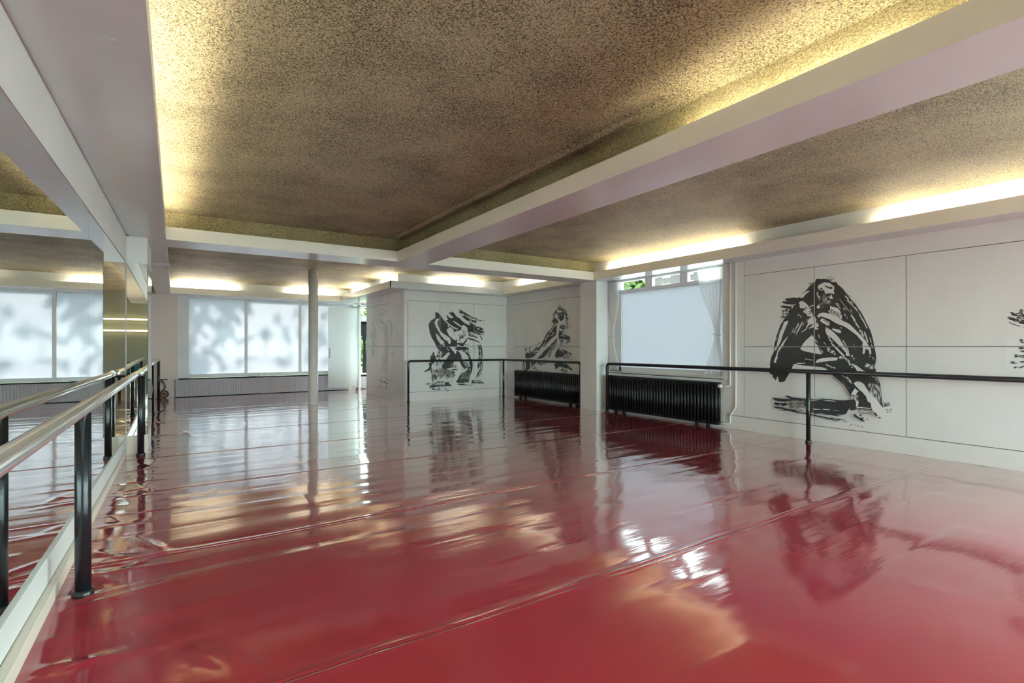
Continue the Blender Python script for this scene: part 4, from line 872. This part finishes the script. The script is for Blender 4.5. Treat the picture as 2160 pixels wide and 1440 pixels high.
# ------------------------------------------------------------------ behind the camera: the other end of the studio, plus windows added for fill daylight
b = MB()
b.box(-.85, 2.0, YREAR-.15, YREAR, 0, ZC); b.box(2.0, 7.4, YREAR-.15, YREAR, 0, .5); b.box(2.0, 7.4, YREAR-.15, YREAR, 2.62, ZC); b.box(7.4, 7.95, YREAR-.15, YREAR, 0, ZC)
sbuild(b, 'wall_rear', M['olive'])
b = MB()
for xx in (2.0, 3.78, 5.56, 7.34): b.box(xx, xx+.06, YREAR-.1, YREAR-.02, .5, 2.62)
b.box(2.0, 7.4, YREAR-.1, YREAR-.02, .5, .58); b.box(2.0, 7.4, YREAR-.1, YREAR-.02, 2.54, 2.62)
w4 = sbuild(b, 'fill_window_4', M['frame'])  # added rear window, never in view, lets in daylight to brighten the room
b = MB()
for yy in (-3.7, -2.2, -.7, .84): b.box(7.7, 7.78, yy, yy+.06, .35, 2.62)
b.box(7.7, 7.78, -3.7, .9, .35, .43); b.box(7.7, 7.78, -3.7, .9, 2.54, 2.62)
w5 = sbuild(b, 'fill_window_5', M['frame'])  # second added window, out of frame on the right, for more fill daylight

for z_, nm_ in ((2.22, 'upper'), (1.86, 'lower')):
    t = empty('wall_lamp', (.3, YREAR+.03, z_)); tag(t, 'long slim warm lamp on the rear wall, %s one' % nm_, 'lamp', 'slim lamps on the rear wall')
    child(MB().box(-.75, 1.6, YREAR+.001, YREAR+.03, z_-.03, z_+.03), 'back_plate', M['brass'], t)
    child(MB().tube([(-.72, YREAR+.05, z_), (1.57, YREAR+.05, z_)], .022, 10), 'lamp_tube', M['lampglass'], t)
t = empty('bench', (.1, -3.7, 0)); tag(t, 'dark bench against the rear wall behind the viewer', 'bench')
child(MB().box(-.45, .75, -3.9, -3.5, .42, .47), 'seat', M['darkbar'], t, .005)
for xx in (-.35, .65): child(MB().box(xx-.02, xx+.02, -3.88, -3.52, 0, .42), 'leg', M['darkbar'], t)
bm = bmesh.new(); bmesh.ops.create_icosphere(bm, subdivisions=3, radius=1)
for v_ in bm.verts:
    k_ = 1+.22*math.sin(v_.co.x*7+v_.co.z*5)*math.cos(v_.co.y*6); v_.co = Vector((v_.co.x*.36*k_, v_.co.y*.17*k_, max(-.2, v_.co.z*.22*k_)))
me = bpy.data.meshes.new('folded_cloth'); bm.to_mesh(me); bm.free(); me.materials.append(M['teal'])
for p_ in me.polygons: p_.use_smooth = True
o = bpy.data.objects.new('folded_cloth', me); COL.objects.link(o); o.location = (.0, -3.7, .67); tag(o, 'heap of teal cloth lying on the dark bench', 'cloth')

child(MB().box(2.0, 7.4, YREAR-.07, YREAR-.064, .58, 2.54), 'clear_pane', M['glass'], w4); child(MB().box(7.735, 7.741, -3.7, .9, .43, 2.54), 'clear_pane', M['glass'], w5)

# ------------------------------------------------------------------ outside
sbuild(MB().box(-60, 120, -60, 120, -.32, -.25), 'ground_outside', M['paving'])
sbuild(MB().box(-20, 30, 22, 60, -.25, -.20), 'lawn_outside', M['lawn'])
def tree(x, y, h, cr, n, lab, seed, trunk=.18, zc=None, flat=1.0):
    rr = random.Random(seed); root = empty('street_tree', (x, y, -.2)); tag(root, lab, 'tree', 'trees outside')
    b = MB(); b.tube([(x, y, -.2), (x+.05, y, h*.4), (x, y+.1, h*.75)], [trunk, trunk*.8, trunk*.4], 10)
    child(b, 'trunk', M['bark'], root)
    b = MB(); cz = zc if zc else h*.68
    cl = [(rr.gauss(0, .5)*cr, rr.gauss(0, .5)*cr*flat, rr.gauss(0, .42)*cr) for _ in range(26)]
    for k in range(n):
        c = cl[rr.randrange(len(cl))]; s = rr.uniform(.18, .38)
        p = Vector((x+c[0]+rr.gauss(0, .28)*cr*.8, y+c[1]+rr.gauss(0, .28)*cr*.8, cz+c[2]+rr.gauss(0, .25)*cr*.8))
        u = Vector((rr.gauss(0, 1), rr.gauss(0, 1), rr.gauss(0, 1))).normalized(); w = u.cross(Vector((rr.gauss(0, 1), rr.gauss(0, 1), rr.gauss(0, 1)))).normalized()
        b.face([p-u*s, p+w*s*.5, p+u*s, p-w*s*.5])
    o = child(b, 'foliage', M['leaf'], root); o['kind'] = 'stuff'
tree(-1.6, 24.5, 12, 2.3, 560, 'leafy tree outside shading the left part of the frosted shop window', 1)
tree(3.2, 29.5, 15.0, 2.3, 560, 'leafy tree outside shading the right part of the frosted shop window', 5)
tree(6.5, 20.3, 9, 1.4, 1500, 'leafy tree seen through the clear entrance window', 2)
tree(13.0, 38.0, 7, 3.2, 3500, 'low green tree beyond the lawn outside the entrance', 3, zc=3.0)
tree(14.5, 15.3, 8, 1.5, 2400, 'green tree seen through the left transom pane', 4, zc=4.2)
# brick houses across the street, seen through the transom of the side window
hr = empty('brick_house', (46, 36, 0)); tag(hr, 'dark brick terrace with cream window surrounds seen through the transom panes', 'house')
child(MB().box(44, 50, 10, 60, -.25, 9.4), 'wall', M['brick'], hr)
b = MB(); b.hexa([(43.6, 10, 9.4), (50, 10, 9.4), (50, 60, 9.4), (43.6, 60, 9.4), (45.6, 10, 10.5), (50, 10, 10.5), (50, 60, 10.5), (45.6, 60, 10.5)]); child(b, 'roof', M['rooftile'], hr)
for k in range(16):
    y = 13+k*2.9
    for z in (8.75, 7.75): child(MB().box(43.93, 44.0, y, y+1.1, z, z+.42), 'window', M['stone'], hr)
    if k % 2 == 0: child(MB().box(43.5, 45.8, y+.2, y+1.6, 9.55, 10.0), 'dormer', M['stone'], hr)

# ------------------------------------------------------------------ light
w = bpy.data.worlds.new('World'); SC.world = w; w.use_nodes = True
bg = w.node_tree.nodes['Background']; bg.inputs[0].default_value = (0.80, 0.985, 1.0, 1); bg.inputs[1].default_value = 5.0
sd = bpy.data.lights.new('sun', 'SUN'); sd.energy = 9.0; sd.angle = math.radians(0.8); sd.color = (1.0, .95, .88)
so = bpy.data.objects.new('sun', sd); COL.objects.link(so); so.rotation_euler = Vector((.10, -.80, -.62)).to_track_quat('-Z', 'Y').to_euler()
def portal(loc, size, sizey, d):
    l = bpy.data.lights.new('portal', 'AREA'); l.shape = 'RECTANGLE'; l.size = size; l.size_y = sizey; l.cycles.is_portal = True
    o = bpy.data.objects.new('portal', l); COL.objects.link(o); o.location = loc; o.rotation_euler = Vector(d).to_track_quat('-Z', 'Y').to_euler()
    return o
portal((4.7, YREAR-.16, 1.56), 5.4, 2.2, (0, 1, 0)); portal((7.9, -1.4, 1.48), 4.6, 2.3, (-1, 0, 0))

# ------------------------------------------------------------------ camera and colour
cd = bpy.data.cameras.new('camera'); co = bpy.data.objects.new('camera', cd); COL.objects.link(co)
co.location = (0, 0, CH); co.rotation_euler = (PI/2, 0, -YAW)
cd.sensor_width = 36; cd.lens = 36*F/2160; cd.shift_y = (HZ-720)/2160; cd.clip_start = .02; cd.clip_end = 500
SC.camera = co
vs = SC.view_settings; vs.view_transform = 'Standard'; vs.look = 'None'; vs.gamma = 1; vs.use_curve_mapping = False; vs.exposure = 2.22
cy = SC.cycles
cy.max_bounces = 10; cy.diffuse_bounces = 6; cy.glossy_bounces = 6; cy.transmission_bounces = 6; cy.transparent_max_bounces = 12; cy.sample_clamp_indirect = 3.5; cy.blur_glossy = .5; cy.use_adaptive_sampling = False; cy.denoising_prefilter = 'ACCURATE'; cy.denoising_input_passes = 'RGB_ALBEDO_NORMAL'
cy.use_denoising = True
